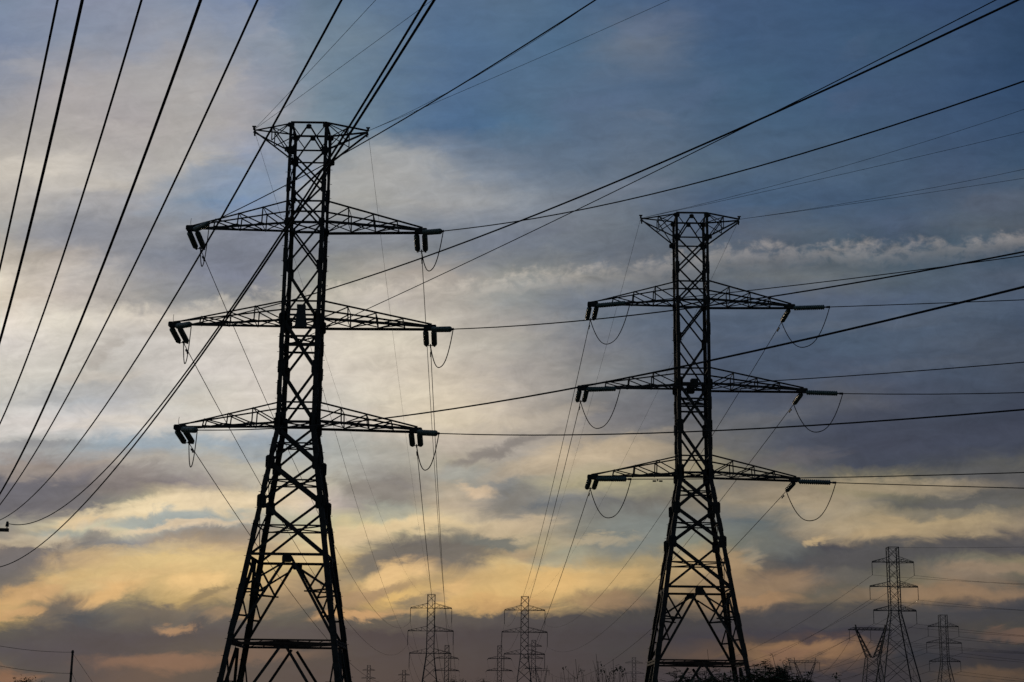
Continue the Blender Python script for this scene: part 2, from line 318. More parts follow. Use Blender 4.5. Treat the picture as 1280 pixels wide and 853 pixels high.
    # clouds cover the sky ahead; overhead and behind the clear evening sky is left, thinly veiled
    cover = math_('MULTIPLY', maprange(Y, 0.25, 0.6, 0.35, 0.98, 'SMOOTHSTEP'), maprange(Z, -0.06, -0.01))
    ms = node('ShaderNodeMixShader')
    L.new(cover, ms.inputs[0])
    L.new(bs.outputs[0], ms.inputs[1])
    L.new(bc.outputs[0], ms.inputs[2])
    out = node('ShaderNodeOutputWorld')
    L.new(ms.outputs[0], out.inputs[0])


build_world()


# ------------------------------------------------------------------ materials
def material(name, color, rough=0.7, metal=0.0, vary=0.35, scale=6.0, spec=0.3, color2=None):
    m = bpy.data.materials.new(name)
    m.use_nodes = True
    nt = m.node_tree
    b = nt.nodes['Principled BSDF']
    tc = nt.nodes.new('ShaderNodeTexCoord')
    nz = nt.nodes.new('ShaderNodeTexNoise')
    nz.inputs['Scale'].default_value = scale
    nz.inputs['Detail'].default_value = 4
    nt.links.new(tc.outputs['Object'], nz.inputs['Vector'])
    rp = nt.nodes.new('ShaderNodeValToRGB')
    c2 = color2 or tuple(x * (1 + vary) for x in color)
    rp.color_ramp.elements[0].position, rp.color_ramp.elements[1].position = 0.35, 0.65
    rp.color_ramp.elements[0].color = tuple(x * (1 - vary) for x in color) + (1,)
    rp.color_ramp.elements[1].color = tuple(c2) + (1,)
    nt.links.new(nz.outputs['Fac'], rp.inputs[0])
    nt.links.new(rp.outputs[0], b.inputs['Base Color'])
    b.inputs['Roughness'].default_value = rough
    b.inputs['Metallic'].default_value = metal
    b.inputs['Specular IOR Level'].default_value = spec
    return m


M_STEEL = material('weathered_steel', (0.021, 0.020, 0.018), 0.85, 0.0, 0.4, 5.0)
M_RUST = material('rusty_steel', (0.036, 0.022, 0.015), 0.85, 0.0, 0.4, 4.0)
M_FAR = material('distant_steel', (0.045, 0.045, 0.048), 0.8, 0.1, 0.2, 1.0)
M_WIRE = material('aluminium_cable', (0.018, 0.019, 0.020), 0.95, 0.0, 0.2, 2.0, 0.05)
M_GLASS = material('green_glass', (0.055, 0.085, 0.070), 0.30, 0.0, 0.3, 9.0, 0.5)
M_FITTING = material('dark_fitting', (0.03, 0.03, 0.03), 0.6, 0.3, 0.2, 9.0)
M_WOOD = material('old_pole_wood', (0.06, 0.045, 0.035), 0.9, 0.0, 0.4, 7.0)
M_CONC = material('concrete', (0.28, 0.27, 0.25), 0.9, 0.0, 0.2, 3.0)
M_LEAF = material('leaf_green', (0.030, 0.045, 0.016), 0.7, 0.0, 0.4, 3.0, 0.25)
M_TWIG = material('twig_bark', (0.045, 0.034, 0.026), 0.9, 0.0, 0.35, 12.0)
M_BUD = material('dry_seed_head', (0.10, 0.045, 0.022), 0.9, 0.0, 0.3, 12.0)
M_SOIL = material('dry_grass_ground', (0.085, 0.072, 0.045), 0.95, 0.0, 0.5, 0.3)
M_GRASS = material('grass_blades', (0.06, 0.055, 0.03), 0.9, 0.0, 0.4, 2.0)


# ------------------------------------------------------------------ mesh helpers
class MB:
    """collects bars, tubes and plates; build() links them as one mesh object"""

    def __init__(self):
        self.v, self.f = [], []

    def prism(self, a, b, prof, e1, e2, cap=True):
        n = len(self.v)
        k = len(prof)
        for o in (a, b):
            for x, y in prof:
                self.v.append(o + e1 * x + e2 * y)
        for i in range(k):
            j = (i + 1) % k
            self.f.append((n + i, n + j, n + k + j, n + k + i))
        if cap:
            self.f.append(tuple(range(n + k - 1, n - 1, -1)))
            self.f.append(tuple(range(n + k, n + 2 * k)))

    def frame(self, a, b, hint):
        d = (b - a).normalized()
        e1 = hint - d * hint.dot(d)
        if e1.length < 1e-4:
            e1 = Vector((1, 0, 0)) - d * d.x
            if e1.length < 1e-3:
                e1 = Vector((0, 1, 0)) - d * d.y
        e1.normalize()
        return e1, d.cross(e1)

    def angle(self, a, b, w, th=0.014, hint=Vector((0, 0, 1))):
        """rolled steel angle: L profile with its heel on the line a-b"""
        a, b = Vector(a), Vector(b)
        e1, e2 = self.frame(a, b, Vector(hint))
        self.prism(a, b, [(0, 0), (w, 0), (w, th), (th, th), (th, w), (0, w)], e1, e2)

    def bar(self, a, b, w, h=None, hint=Vector((0, 0, 1))):
        a, b = Vector(a), Vector(b)
        h = h or w
        e1, e2 = self.frame(a, b, Vector(hint))
        self.prism(a, b, [(-w / 2, -h / 2), (w / 2, -h / 2), (w / 2, h / 2), (-w / 2, h / 2)], e1, e2)

    def plate(self, c, ex, ey, n, w, h, t):
        """chamfered plate centred on c"""
        c, ex, ey, n = Vector(c), Vector(ex), Vector(ey), Vector(n)
        w, h = w / 2, h / 2
        k = min(w, h) * 0.35
        prof = [(-w + k, -h), (w - k, -h), (w, -h + k), (w, h - k), (w - k, h), (-w + k, h), (-w, h - k), (-w, -h + k)]
        self.prism(c - n * t / 2, c + n * t / 2, prof, ex, ey)

    def tube(self, pts, r, sides=6, caps=True):
        pts = [Vector(p) for p in pts]
        n0 = len(self.v)
        m = len(pts)
        e1 = None
        for i, p in enumerate(pts):
            d = (pts[min(i + 1, m - 1)] - pts[max(i - 1, 0)]).normalized()
            if e1 is None:
                e1 = d.orthogonal().normalized()
            else:
                e1 = (e1 - d * e1.dot(d)).normalized()
            e2 = d.cross(e1)
            rr = r[i] if isinstance(r, (list, tuple)) else r
            for s in range(sides):
                an = 2 * math.pi * s / sides
                self.v.append(p + e1 * (math.cos(an) * rr) + e2 * (math.sin(an) * rr))
        for i in range(m - 1):
            for s in range(sides):
                t = (s + 1) % sides
                a = n0 + i * sides
                self.f.append((a + s, a + t, a + sides + t, a + sides + s))
        if caps:
            self.f.append(tuple(range(n0 + sides - 1, n0 - 1, -1)))
            self.f.append(tuple(range(n0 + (m - 1) * sides, n0 + m * sides)))

    def lathe(self, prof, sides=12):
        """profile of (radius, z) turned about z"""
        n0 = len(self.v)
        for r, z in prof:
            for s in range(sides):
                an = 2 * math.pi * s / sides
                self.v.append(Vector((r * math.cos(an), r * math.sin(an), z)))
        for i in range(len(prof) - 1):
            for s in range(sides):
                t = (s + 1) % sides
                a = n0 + i * sides
                self.f.append((a + s, a + t, a + sides + t, a + sides + s))
        self.f.append(tuple(range(n0 + sides - 1, n0 - 1, -1)))
        self.f.append(tuple(range(n0 + (len(prof) - 1) * sides, n0 + len(prof) * sides)))

    def leaf(self, c, d, up, l, w):
        """a folded leaf: four small faces round a midrib"""
        d = d.normalized()
        s = d.cross(up)
        if s.length < 1e-3:
            s = d.orthogonal()
        s.normalize()
        u = s.cross(d)
        n = len(self.v)
        self.v += [c, c + d * l * 0.45 + s * w / 2 + u * w * 0.2, c + d * l, c + d * l * 0.45 - s * w / 2 + u * w * 0.2, c + d * l * 0.5]
        self.f += [(n, n + 1, n + 4), (n + 1, n + 2, n + 4), (n, n + 4, n + 3), (n + 4, n + 2, n + 3)]

    def build(self, name, mat, parent=None, smooth=False):
        me = bpy.data.meshes.new(name)
        me.from_pydata([tuple(p) for p in self.v], [], self.f)
        me.materials.append(mat)
        if smooth:
            me.polygons.foreach_set('use_smooth', [True] * len(me.polygons))
        me.update()
        o = bpy.data.objects.new(name, me)
        C.objects.link(o)
        if parent is not None:
            o.parent = parent
        return o


def tag(o, label=None, cat=None, group=None, kind=None):
    for k, v in (('label', label), ('category', cat), ('group', group), ('kind', kind)):
        if v:
            o[k] = v
    return o


def thing(name, label, cat, loc=(0, 0, 0), group=None):
    o = bpy.data.objects.new(name, None)
    o.empty_display_size = 0.3
    C.objects.link(o)
    o.location = loc
    return tag(o, label, cat, group)


def copy_tree(o, parent=None):
    c = o.copy()
    C.objects.link(c)
    c.parent = parent
    for ch in list(o.children):
        copy_tree(ch, c)
    return c


# ------------------------------------------------------------------ the ground
def ground():
    b = bmesh.new()
    rng = random.Random(3)
    rad = [0, 6, 12, 20, 30, 45, 65, 90, 130, 200, 320, 520, 900, 1600, 3000, 6000, 12000]
    rings = []
    seg = 72
    for r in rad:
        if r == 0:
            rings.append([b.verts.new((0, 0, 0))])
            continue
        rings.append([b.verts.new((r * math.cos(2 * math.pi * k / seg), r * math.sin(2 * math.pi * k / seg), rng.uniform(-0.06, 0.04) if r < 400 else rng.uniform(-0.4, 0)))
                      for k in range(seg)])
    for k in range(seg):
        b.faces.new((rings[0][0], rings[1][k], rings[1][(k + 1) % seg]))
    for i in range(1, len(rad) - 1):
        for k in range(seg):
            j = (k + 1) % seg
            b.faces.new((rings[i][k], rings[i + 1][k], rings[i + 1][j], rings[i][j]))
    me = bpy.data.meshes.new('ground')
    b.to_mesh(me)
    b.free()
    me.materials.append(M_SOIL)
    o = bpy.data.objects.new('ground', me)
    C.objects.link(o)
    tag(o, kind='structure')


ground()

# ------------------------------------------------------------------ the two large pylons
TOP, JOINT = 30.45, 29.0
ARMS = [(26.4, 25.3, 25.15, 5.85), (21.3, 20.38, 20.22, 6.42), (16.3, 15.35, 15.12, 5.85)]   # root top, root bottom, tip height, tip reach
WAIST, RING, BEAM = 15.1, 8.9, 4.95
PEAK_REACH = 2.87


def half(z):
    return 0.90 if z >= WAIST else 0.90 + 0.152 * (WAIST - z)


def corner(sx, sy, z):
    h = half(z)
    return Vector((sx * h, sy * h, z))


FACES = [(Vector((1, 0, 0)), Vector((0, -1, 0))), (Vector((1, 0, 0)), Vector((0, 1, 0))),
         (Vector((0, 1, 0)), Vector((-1, 0, 0))), (Vector((0, 1, 0)), Vector((1, 0, 0)))]     # along, outward


def fp(face, s, z):
    """point on a face: s from -1 (one leg) to 1 (the other)"""
    al, n = face
    h = half(z)
    return al * (s * h) + n * h + Vector((0, 0, z))


def make_pylon(label):
    root = thing('transmission_tower', label, 'pylon', group='large lattice pylons in the foreground')
    # legs: steel angle with splices, gusset plates, step bolts
    splice = [27.2, 23.6, 19.3, 17.0, 14.2, 12.4, 10.2, 7.2, 5.6, 3.0]
    for sx in (-1, 1):
        for sy in (-1, 1):
            m = MB()

            def leg_piece(z0, z1, w, t):
                a, b = corner(sx, sy, z0), corner(sx, sy, z1)
                e1 = Vector((-sx, 0, 0))
                d = (b - a).normalized()
                e1 = (e1 - d * e1.dot(d)).normalized()
                e2 = Vector((0, -sy, 0))
                e2 = (e2 - d * e2.dot(d)).normalized()
                a, b = a - e1 * 0.05 - e2 * 0.05, b - e1 * 0.05 - e2 * 0.05
                prof = [(0, 0), (w, 0), (w, t), (t, t), (t, w), (0, w)]
                if sx * sy > 0:
                    prof = prof[::-1]
                m.prism(a, b, prof, e1, e2)
                return e1, e2
            leg_piece(0.0, RING, 0.26, 0.03)
            leg_piece(RING, WAIST, 0.24, 0.03)
            leg_piece(WAIST, 20.38, 0.21, 0.025)
            leg_piece(20.38, 25.3, 0.19, 0.022)
            leg_piece(25.3, TOP, 0.15, 0.02)
            for z in splice:
                a, b = corner(sx, sy, z - 0.35), corner(sx, sy, z + 0.35)
                o = Vector((sx * 0.052, 0, 0))
                o2 = Vector((0, sy * 0.052, 0))
                d = (b - a).normalized()
                w = 0.27 if z < RING else (0.24 if z < WAIST else 0.2)
                m.prism(a + o - Vector((0, sy * -0.05, 0)), b + o - Vector((0, sy * -0.05, 0)), [(0, 0), (0.022, 0), (0.022, w), (0, w)], Vector((sx, 0, 0)), Vector((0, -sy, 0)))
                m.prism(a + o2 + Vector((sx * 0.05, 0, 0)), b + o2 + Vector((sx * 0.05, 0, 0)), [(0, 0), (w, 0), (w, 0.022), (0, 0.022)], Vector((-sx, 0, 0)), Vector((0, sy, 0)))
            z = 2.4
            while z < TOP - 0.4:
                c = corner(sx, sy, z)
                k = int(z / 0.38) % 2
                dr = Vector((sx, 0, 0)) if k else Vector((0, sy, 0))
                if (sx, sy) != (1, -1):
                    m.bar(c + dr * 0.02, c + dr * 0.15, 0.02)
                z += 0.38
            leg = m.build('leg', M_STEEL, root)
            f = MB()
            c = corner(sx, sy, 0.0)
            f.prism(Vector((c.x, c.y, -0.3)), Vector((c.x, c.y, 0.22)), [(-.35, -.35), (.35, -.35), (.35, .35), (-.35, .35)], Vector((1, 0, 0)), Vector((0, 1, 0)))
            f.build('footing', M_CONC, root)

    # body lattice above the waist
    panels = [(29.0, 27.2), (27.2, 25.35), (25.3, 23.0), (23.0, 20.42), (20.38, 17.9), (17.9, 15.35)]
    m = MB()
    g = MB()
    for fi, face in enumerate(FACES):
        al, n = face
        inn = -n
        for k, (z1, z0) in enumerate(panels):
            w = 0.095 if z1 > 21 else 0.125
            a, b = fp(face, -0.96, z0), fp(face, 0.96, z1)
            c, d = fp(face, 0.96, z0), fp(face, -0.96, z1)
            m.bar(a + inn * 0.03, b + inn * 0.03, w, 0.03, n.cross(b - a).normalized())
            w2 = w * (1.5 if z1 < 20.6 and fi == 0 else 1.0)
            m.bar(c - inn * 0.005, d - inn * 0.005, w2, 0.02, n.cross(d - c).normalized())
            if z1 < 26:
                for s in (-1, 1):
                    gs = 0.36 if z1 < 20.6 else 0.28
                    g.plate(fp(face, s * 0.90, z0 + 0.12) - inn * 0.012, al, Vector((0, 0, 1)), n, gs, gs * 1.9, 0.016)
        for zt, zb, zt2, reach in ARMS:
            for z, ww in ((zt, 0.08), (zb, 0.12)):
                m.bar(fp(face, -1, z) + inn * 0.06, fp(face, 1, z) + inn * 0.06, ww, 0.06, Vector((0, 0, 1)))
    # plan bracing and cross ties just under the middle arms
    for zz in (19.55, 19.1):
        for face in FACES[:2]:
            m.bar(fp(face, -1, zz) + face[1] * -0.09, fp(face, 1, zz) + face[1] * -0.06, 0.1, 0.06)
    for z in (25.3, 20.38, 15.35, 19.55):
        m.bar(corner(-1, -1, z), corner(1, 1, z), 0.07, 0.02)
        m.bar(corner(1, -1, z) - Vector((0, 0, .03)), corner(-1, 1, z) - Vector((0, 0, .03)), 0.07, 0.02)
    for z in (25.3, 20.38, 15.25, 29.0):
        for fi, face in enumerate(FACES):
            for s in (-1, 1):
                k = 0.42 if z < 25 else 0.3
                g.plate(fp(face, s * 0.93, z) + face[1] * 0.012, face[0], Vector((0, 0, 1)), face[1], k, k * 1.5, 0.016)
    n0 = len(m.v)
    m.v += g.v
    m.f += [tuple(i + n0 for i in f) for f in g.f]
    m.build('body_lattice', M_STEEL, root)

    # head: ring, inverted vees, hung plates
    m = MB()
    for face in FACES:
        al, n = face
        m.angle(fp(face, -1, TOP), fp(face, 1, TOP), 0.085, 0.014, -n)
        m.bar(fp(face, -1, JOINT), fp(face, 1, JOINT), 0.085, 0.02)
        m.bar(fp(face, 0, TOP - 0.05) - n * 0.03, fp(face, -0.97, JOINT) - n * 0.03, 0.02, 0.08, n)
        m.bar(fp(face, 0, TOP - 0.05) - n * 0.03, fp(face, 0.97, JOINT) - n * 0.03, 0.02, 0.08, n)
        m.plate(fp(face, 0, TOP - 0.17) - n * 0.05, al, Vector((0, 0, 1)), n, 0.26, 0.24, 0.016)
        m.bar(fp(face, -1, TOP) - n * 0.02, fp(face, -0.45, TOP - 0.68) - n * 0.02, 0.02, 0.05, n)
        m.bar(fp(face, 1, TOP) - n * 0.02, fp(face, 0.45, TOP - 0.68) - n * 0.02, 0.02, 0.05, n)
        for s in (-1, 1):
            m.plate(fp(face, s * 1.03, JOINT + 0.02) + n * 0.09, al, Vector((0, 0, 1)), n, 0.42, 0.26, 0.016)
            m.plate(fp(face, s * 0.97, TOP - 0.12) + n * 0.05, al, Vector((0, 0, 1)), n, 0.34, 0.24, 0.016)
    m.build('head_frame', M_STEEL, root)

    # arms
    for (zt, zb, ztip, reach) in ARMS:
        for sx in (-1, 1):
            m = MB()
            tip = [Vector((sx * reach, sy * 0.09, ztip)) for sy in (-1, 1)]
            up = Vector((0, 0, 1))
            pt = {}
            for j, sy in enumerate((-1, 1)):
                rt, rb = corner(sx, sy, zt), corner(sx, sy, zb)
                topend = Vector((sx * (reach - 0.1), sy * 0.09, ztip + 0.14))
                m.angle(rt, topend, 0.075, 0.014, Vector((0, -sy, 0)))
                m.angle(rb, tip[j], 0.115, 0.016, Vector((0, -sy, 0)))
                for k, t in enumerate((0.0, 0.25, 0.5, 0.74)):
                    pt[(sy, k, 1)] = rt.lerp(topend, t)
                    pt[(sy, k, 0)] = rb.lerp(tip[j], t)
                for k in (1, 2, 3):
                    off = Vector((0, -sy * 0.015, 0))
                    m.bar(pt[(sy, k, 0)] + off, pt[(sy, k, 1)] + off, 0.062, 0.02)
                    off = Vector((0, -sy * 0.04, 0))
                    m.bar(pt[(sy, k, 1)] + off, pt[(sy, k - 1, 0)] + off, 0.06, 0.02)
            for k in (1, 2, 3):
                for lv in (0, 1):
                    m.bar(pt[(-1, k, lv)], pt[(1, k, lv)], 0.05, 0.02)
                a, b = pt[(-1, k, 0)], pt[(1, k - 1, 0)]
                m.bar(a + up * 0.03, b + up * 0.03, 0.05, 0.02)
                a, b = pt[(1, k, 0)], pt[(-1, k - 1, 0)]
                m.bar(a + up * 0.055, b + up * 0.055, 0.05, 0.02)
            arm = m.build('cross_arm', M_STEEL, root)
            h = MB()
            c = Vector((sx * (reach - 0.18), 0, ztip + 0.05))
            h.plate(c + Vector((0, -0.12, -0.03)), (1, 0, 0), (0, 0, 1), (0, 1, 0), 0.62, 0.26, 0.02)
            h.plate(c + Vector((0, 0.12, -0.03)), (1, 0, 0), (0, 0, 1), (0, 1, 0), 0.62, 0.26, 0.02)
            h.bar(c + Vector((sx * 0.2, -0.16, -0.06)), c + Vector((sx * 0.2, 0.16, -0.06)), 0.06)
            h.build('hanger_plate', M_STEEL, arm)
    # earth wire peaks
    for sx in (-1, 1):
        m = MB()
        tip = Vector((sx * PEAK_REACH, 0, TOP - 0.08))
        for sy in (-1, 1):
            a, b = corner(sx, sy, TOP), corner(sx, sy, JOINT)
            e = tip + Vector((0, sy * 0.05, 0))
            m.angle(a, e, 0.075, 0.013, Vector((0, -sy, 0)))
            m.angle(b, e - Vector((0, 0, 0.07)), 0.08, 0.013, Vector((0, -sy, 0)))
            a1, b1 = a.lerp(e, 0.5), b.lerp(e, 0.5)
            m.bar(a1, b1, 0.05, 0.02)
            m.bar(a1, b, 0.055, 0.02)
            m.bar(a, b1 + Vector((0, -sy * 0.03, 0)), 0.05, 0.02)
        a, b = corner(sx, -1, TOP).lerp(tip, 0.5), corner(sx, 1, TOP).lerp(tip, 0.5)
        m.bar(a, b, 0.045, 0.02)
        m.bar(corner(sx, -1, TOP), b, 0.045, 0.02)
        m.bar(corner(sx, 1, TOP) - Vector((0, 0, .03)), a - Vector((0, 0, .03)), 0.045, 0.02)
        pk = m.build('peak_arm', M_STEEL, root)
        k = MB()
        k.bar(tip + Vector((0, 0, 0.02)), tip + Vector((0, 0, 0.22)), 0.1)
        k.bar(tip + Vector((-0.1, 0, 0.2)), tip + Vector((0.1, 0, 0.2)), 0.06)
        k.bar(tip + Vector((sx * -0.02, 0, -0.05)), tip + Vector((sx * -0.05, 0, -0.3)), 0.07)
        k.build('earth_wire_clamp', M_STEEL, pk)

    # the flared skirt: three crossed panels
    m = MB()
    for (z1, z0) in ((15.05, 13.35), (13.35, 11.45), (11.45, RING)):
        for fi, face in enumerate(FACES):
            al, n = face
            a, b = fp(face, -0.97, z0), fp(face, 0.97, z1)
            c, d = fp(face, 0.97, z0), fp(face, -0.97, z1)
            m.bar(a - n * 0.05, b - n * 0.05, 0.12, 0.025, n.cross(b - a).normalized())
            m.bar(c - n * 0.01, d - n * 0.01, 0.2 if fi == 0 else 0.15, 0.025, n.cross(d - c).normalized())
            t = half(z1) / (half(z1) + half(z0))
            zc = z1 + (z0 - z1) * t
            m.bar(fp(face, -1, zc) - n * 0.08, fp(face, 1, zc) - n * 0.08, 0.075, 0.02)
        m.bar(corner(-1, -1, zc), corner(1, 1, zc), 0.06, 0.02)
        m.bar(corner(1, -1, zc) - Vector((0, 0, .03)), corner(-1, 1, zc) - Vector((0, 0, .03)), 0.06, 0.02)
    for z in (11.45, 13.35):
        for face in FACES:
            for k in (-1, 1):
                m.plate(fp(face, k * 0.94, z) - face[1] * 0.02, face[0], Vector((0, 0, 1)), face[1], 0.44, 0.66, 0.04)
    m.build('skirt_lattice', M_STEEL, root)

    # ring and the big open vees down to the beam
    m = MB()
    for face in FACES:
        al, n = face
        m.angle(fp(face, -1, RING), fp(face, 1, RING), 0.12, 0.016, -n)
        m.plate(fp(face, 0, RING - 0.16) + n * 0.03, al, Vector((0, 0, 1)), n, 0.46, 0.34, 0.016)
    m.build('ring_beam', M_STEEL, root)
    m = MB()
    for face in FACES:
        al, n = face
        inn = -n
        for s in (-1, 1):
            apex, foot = fp(face, s * 0.06, RING - 0.1), fp(face, s * 0.97, BEAM)
            m.angle(apex + inn * 0.02, foot + inn * 0.02, 0.13, 0.018, inn)
            v1, v2 = apex.lerp(foot, 0.40), apex.lerp(foot, 0.70)
            l1, l2 = fp(face, s, v1.z + 0.12), fp(face, s, v2.z + 0.05)
            l0 = fp(face, s, RING - 0.1)
            m.bar(v1 + inn * 0.06, l1 + inn * 0.06, 0.09, 0.02)
            m.bar(v2 + inn * 0.06, l2 + inn * 0.06, 0.09, 0.02)
            m.bar(v1 + inn * 0.09, l0 + inn * 0.09, 0.02, 0.10, n)
            m.bar(apex.lerp(foot, 0.08) + inn * 0.12, l1 + inn * 0.12, 0.02, 0.09, n)
            m.bar(v2 + inn * 0.09, l1 + inn * 0.09, 0.02, 0.08, n)
        # plan ties between neighbouring faces
    for sx in (-1, 1):
        for sy in (-1, 1):
            z = RING - 0.1 + (BEAM - RING + 0.1) * 0.40
            h = half(z)
            a = Vector((sx * h * 0.42, sy * h, z))
            b = Vector((sx * h, sy * h * 0.42, z))
            m.bar(a, b, 0.07, 0.02)
    m.build('vee_bracing', M_STEEL, root)
    m = MB()
    for face in FACES:
        al, n = face
        for dz, ww in ((0.08, 0.075), (-0.07, 0.10)):
            m.bar(fp(face, -0.99, BEAM + dz) - n * 0.02, fp(face, 0.99, BEAM + dz) - n * 0.02, ww, 0.14, Vector((0, 0, 1)))
        for k in range(9):
            s = -0.9 + 0.225 * k
            m.bar(fp(face, s, BEAM - 0.05) + n * 0.04, fp(face, s + 0.11, BEAM + 0.06) + n * 0.04, 0.03, 0.02)
    h = half(BEAM)
    for p0, p1 in (((0, -h), (h, 0)), ((h, 0), (0, h)), ((0, h), (-h, 0)), ((-h, 0), (0, -h))):
        m.bar(Vector((p0[0], p0[1], BEAM)), Vector((p1[0], p1[1], BEAM)), 0.1, 0.05)
    m.build('base_beam', M_RUST, root)
    m = MB()
    for face in FACES:
        al, n = face
        inn = -n
        for s in (-1, 1):
            apex, foot = fp(face, s * 0.05, BEAM - 0.2), fp(face, s * 0.97, 0.35)
            m.angle(apex + inn * 0.02, foot + inn * 0.02, 0.13, 0.018, inn)
            v1, v2 = apex.lerp(foot, 0.36), apex.lerp(foot, 0.68)
            l0, l1, l2 = fp(face, s, BEAM - 0.2), fp(face, s, v1.z), fp(face, s, v2.z)
            w1 = l1.lerp(v1, 0.42)
            m.bar(w1 + inn * 0.06, l1 + inn * 0.06, 0.06, 0.02)
            m.bar(l0 + inn * 0.09, v2 + inn * 0.09, 0.02, 0.075, n)
            m.bar(v2 + inn * 0.06, l2 + inn * 0.06, 0.06, 0.02)
            m.bar(w1 + inn * 0.12, l2 + inn * 0.12, 0.02, 0.05, n)
    m.build('foot_bracing', M_STEEL, root)

    # cable splice box at the middle arms
    m = MB()
    m.prism(Vector((0.02, -0.72, 19.98)), Vector((0.0, -0.72, 20.95)), [(-0.28, -0.2), (0.28, -0.2), (0.28, 0.2), (-0.28, 0.2)], Vector((1, 0, 0)), Vector((0, 1, 0)))
    n0 = len(m.v)
    for i in range(n0 - 4, n0):
        m.v[i].x *= 0.62
    m.prism(Vector((0, -0.72, 20.95)), Vector((0, -0.72, 21.12)), [(-0.2, -0.16), (0.2, -0.16), (0.2, 0.16), (-0.2, 0.16)], Vector((1, 0, 0)), Vector((0, 1, 0)))
    m.bar(Vector((-0.85, -0.86, 20.6)), Vector((0.85, -0.86, 20.6)), 0.1, 0.03)
    m.build('splice_box', M_FITTING, root)
    return root


LEFT_POS, RIGHT_POS = Vector((-10.25, 76.0, 0.07)), Vector((10.3, 89.2, -0.12))
pylon = make_pylon('taller nearer lattice pylon left of centre with six arms, black against the bright sky')
pylon2 = copy_tree(pylon)
# the right pylon has no splice box but a bolted plate where its middle braces cross
for ch in list(pylon2.children):
    if ch.name.startswith('splice_box'):
        bpy.data.objects.remove(ch)
for _sy in (-1, 1):
    _m = MB()
    _m.plate(Vector((0, _sy * 0.9, 20.42)), (1, 0, 0), (0, 0, 1), (0, 1, 0), 0.46, 0.52, 0.05)
    _m.bar(Vector((-0.9, _sy * 0.9, 20.42)), Vector((0.9, _sy * 0.9, 20.42)), 0.11, 0.03)
    _m.build('cross_plate', M_STEEL, pylon2)
pylon.location = LEFT_POS
pylon2.location = RIGHT_POS
pylon2['label'] = 'lower looking lattice pylon right of centre with long insulator strings pointing right'
for arm in [c for c in pylon.children if c.name.startswith('cross_arm')]:
    xs = [v.co.x for v in arm.data.vertices]
    if min(xs) < -3:
        i = min(range(len(xs)), key=lambda k: xs[k])
        co = arm.data.vertices[i].co
        m = MB()
        m.tube([Vector((co.x + 0.1, 0, co.z)), Vector((co.x + 0.08, 0, co.z + 0.25)), Vector((co.x + 0.1, 0, co.z + 0.42))], 0.012)
        m.build('bird_spike', M_STEEL, arm)


# ------------------------------------------------------------------ far pylons
LEVEL = ('upper', 'middle', 'lower')
SIDE = {-1: 'left', 1: 'right'}


def make_far_pylon(label, px, y, top_v, arm_v, arm_px, body_px, base_px, flare_v, group, detail=1.0, dead_end=False, arm_rise=6, tip_lean=0.0):
    """lattice pylon seen far off; heights and widths are given as photo pixels at its distance"""
    s = y / FOCAL * 1.02
    base = at(px, HORIZON, y)
    X0 = at(px, arm_v[0], y).x

    def zz(v):
        return at(px, v, y).z

    root = thing('transmission_tower', label, 'pylon', (X0, y, 0), group)
    hb, hs = body_px * s / 2, base_px * s / 2
    zt, zf = zz(top_v), zz(flare_v)

    def hf(z):
        return hb if z >= zf else hb + (hs - hb) * (zf - z) / zf

    def cn(sx, sy, z):
        h = hf(z)
        return Vector((sx * h, sy * h, z))
    lw = 0.16 * detail
    for sx in (-1, 1):
        for sy in (-1, 1):
            m = MB()
            m.angle(cn(sx, sy, -0.2), cn(sx, sy, zf), lw * 1.25, 0.03, Vector((-sx, 0, 0)))
            m.angle(cn(sx, sy, zf), cn(sx, sy, zt), lw, 0.03, Vector((-sx, 0, 0)))
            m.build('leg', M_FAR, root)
    m = MB()
    zs = [zt]
    z = zt
    while z > 1.5:
        z -= max(hf(z) * 2.0, 1.6)
        zs.append(max(z, 0.5))
    for z1, z0 in zip(zs, zs[1:]):
        for (ax, ay, bx, by) in ((-1, -1, 1, -1), (-1, 1, 1, 1), (-1, -1, -1, 1), (1, -1, 1, 1)):
            w = 0.085 * detail
            m.bar(cn(ax, ay, z0), cn(bx, by, z1), w, 0.04)
            m.bar(cn(bx, by, z0), cn(ax, ay, z1), w, 0.04)
    for z in [zt] + [zz(v) for v in arm_v]:
        for (ax, ay, bx, by) in ((-1, -1, 1, -1), (-1, 1, 1, 1), (-1, -1, -1, 1), (1, -1, 1, 1)):
            m.bar(cn(ax, ay, z), cn(bx, by, z), 0.1 * detail, 0.05)
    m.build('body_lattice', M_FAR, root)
    tips = {}
    for k, (v, wpx) in enumerate(zip(arm_v, arm_px)):
        zb, ztp = zz(v), zz(v - arm_rise)
        r = wpx * s / 2
        for sx in (-1, 1):
            m = MB()
            tip = Vector((sx * r, 0, zb - 0.02))
            for sy in (-1, 1):
                a, b = cn(sx, sy, ztp), cn(sx, sy, zb)
                e = tip + Vector((0, sy * 0.1, 0))
                m.angle(a, e + Vector((0, 0, 0.15)), 0.085 * detail, 0.03, Vector((0, -sy, 0)))
                m.angle(b, e, 0.12 * detail, 0.03, Vector((0, -sy, 0)))
                for q in (0.28, 0.55, 0.8):
                    m.bar(a.lerp(e, q), b.lerp(e, q), 0.05 * detail)
                    m.bar(a.lerp(e, q), b.lerp(e, q - 0.27), 0.055 * detail)
            m.build('cross_arm', M_FAR, root)
            tips[(k, sx)] = Vector((X0, y, 0)) + tip
    return root, tips


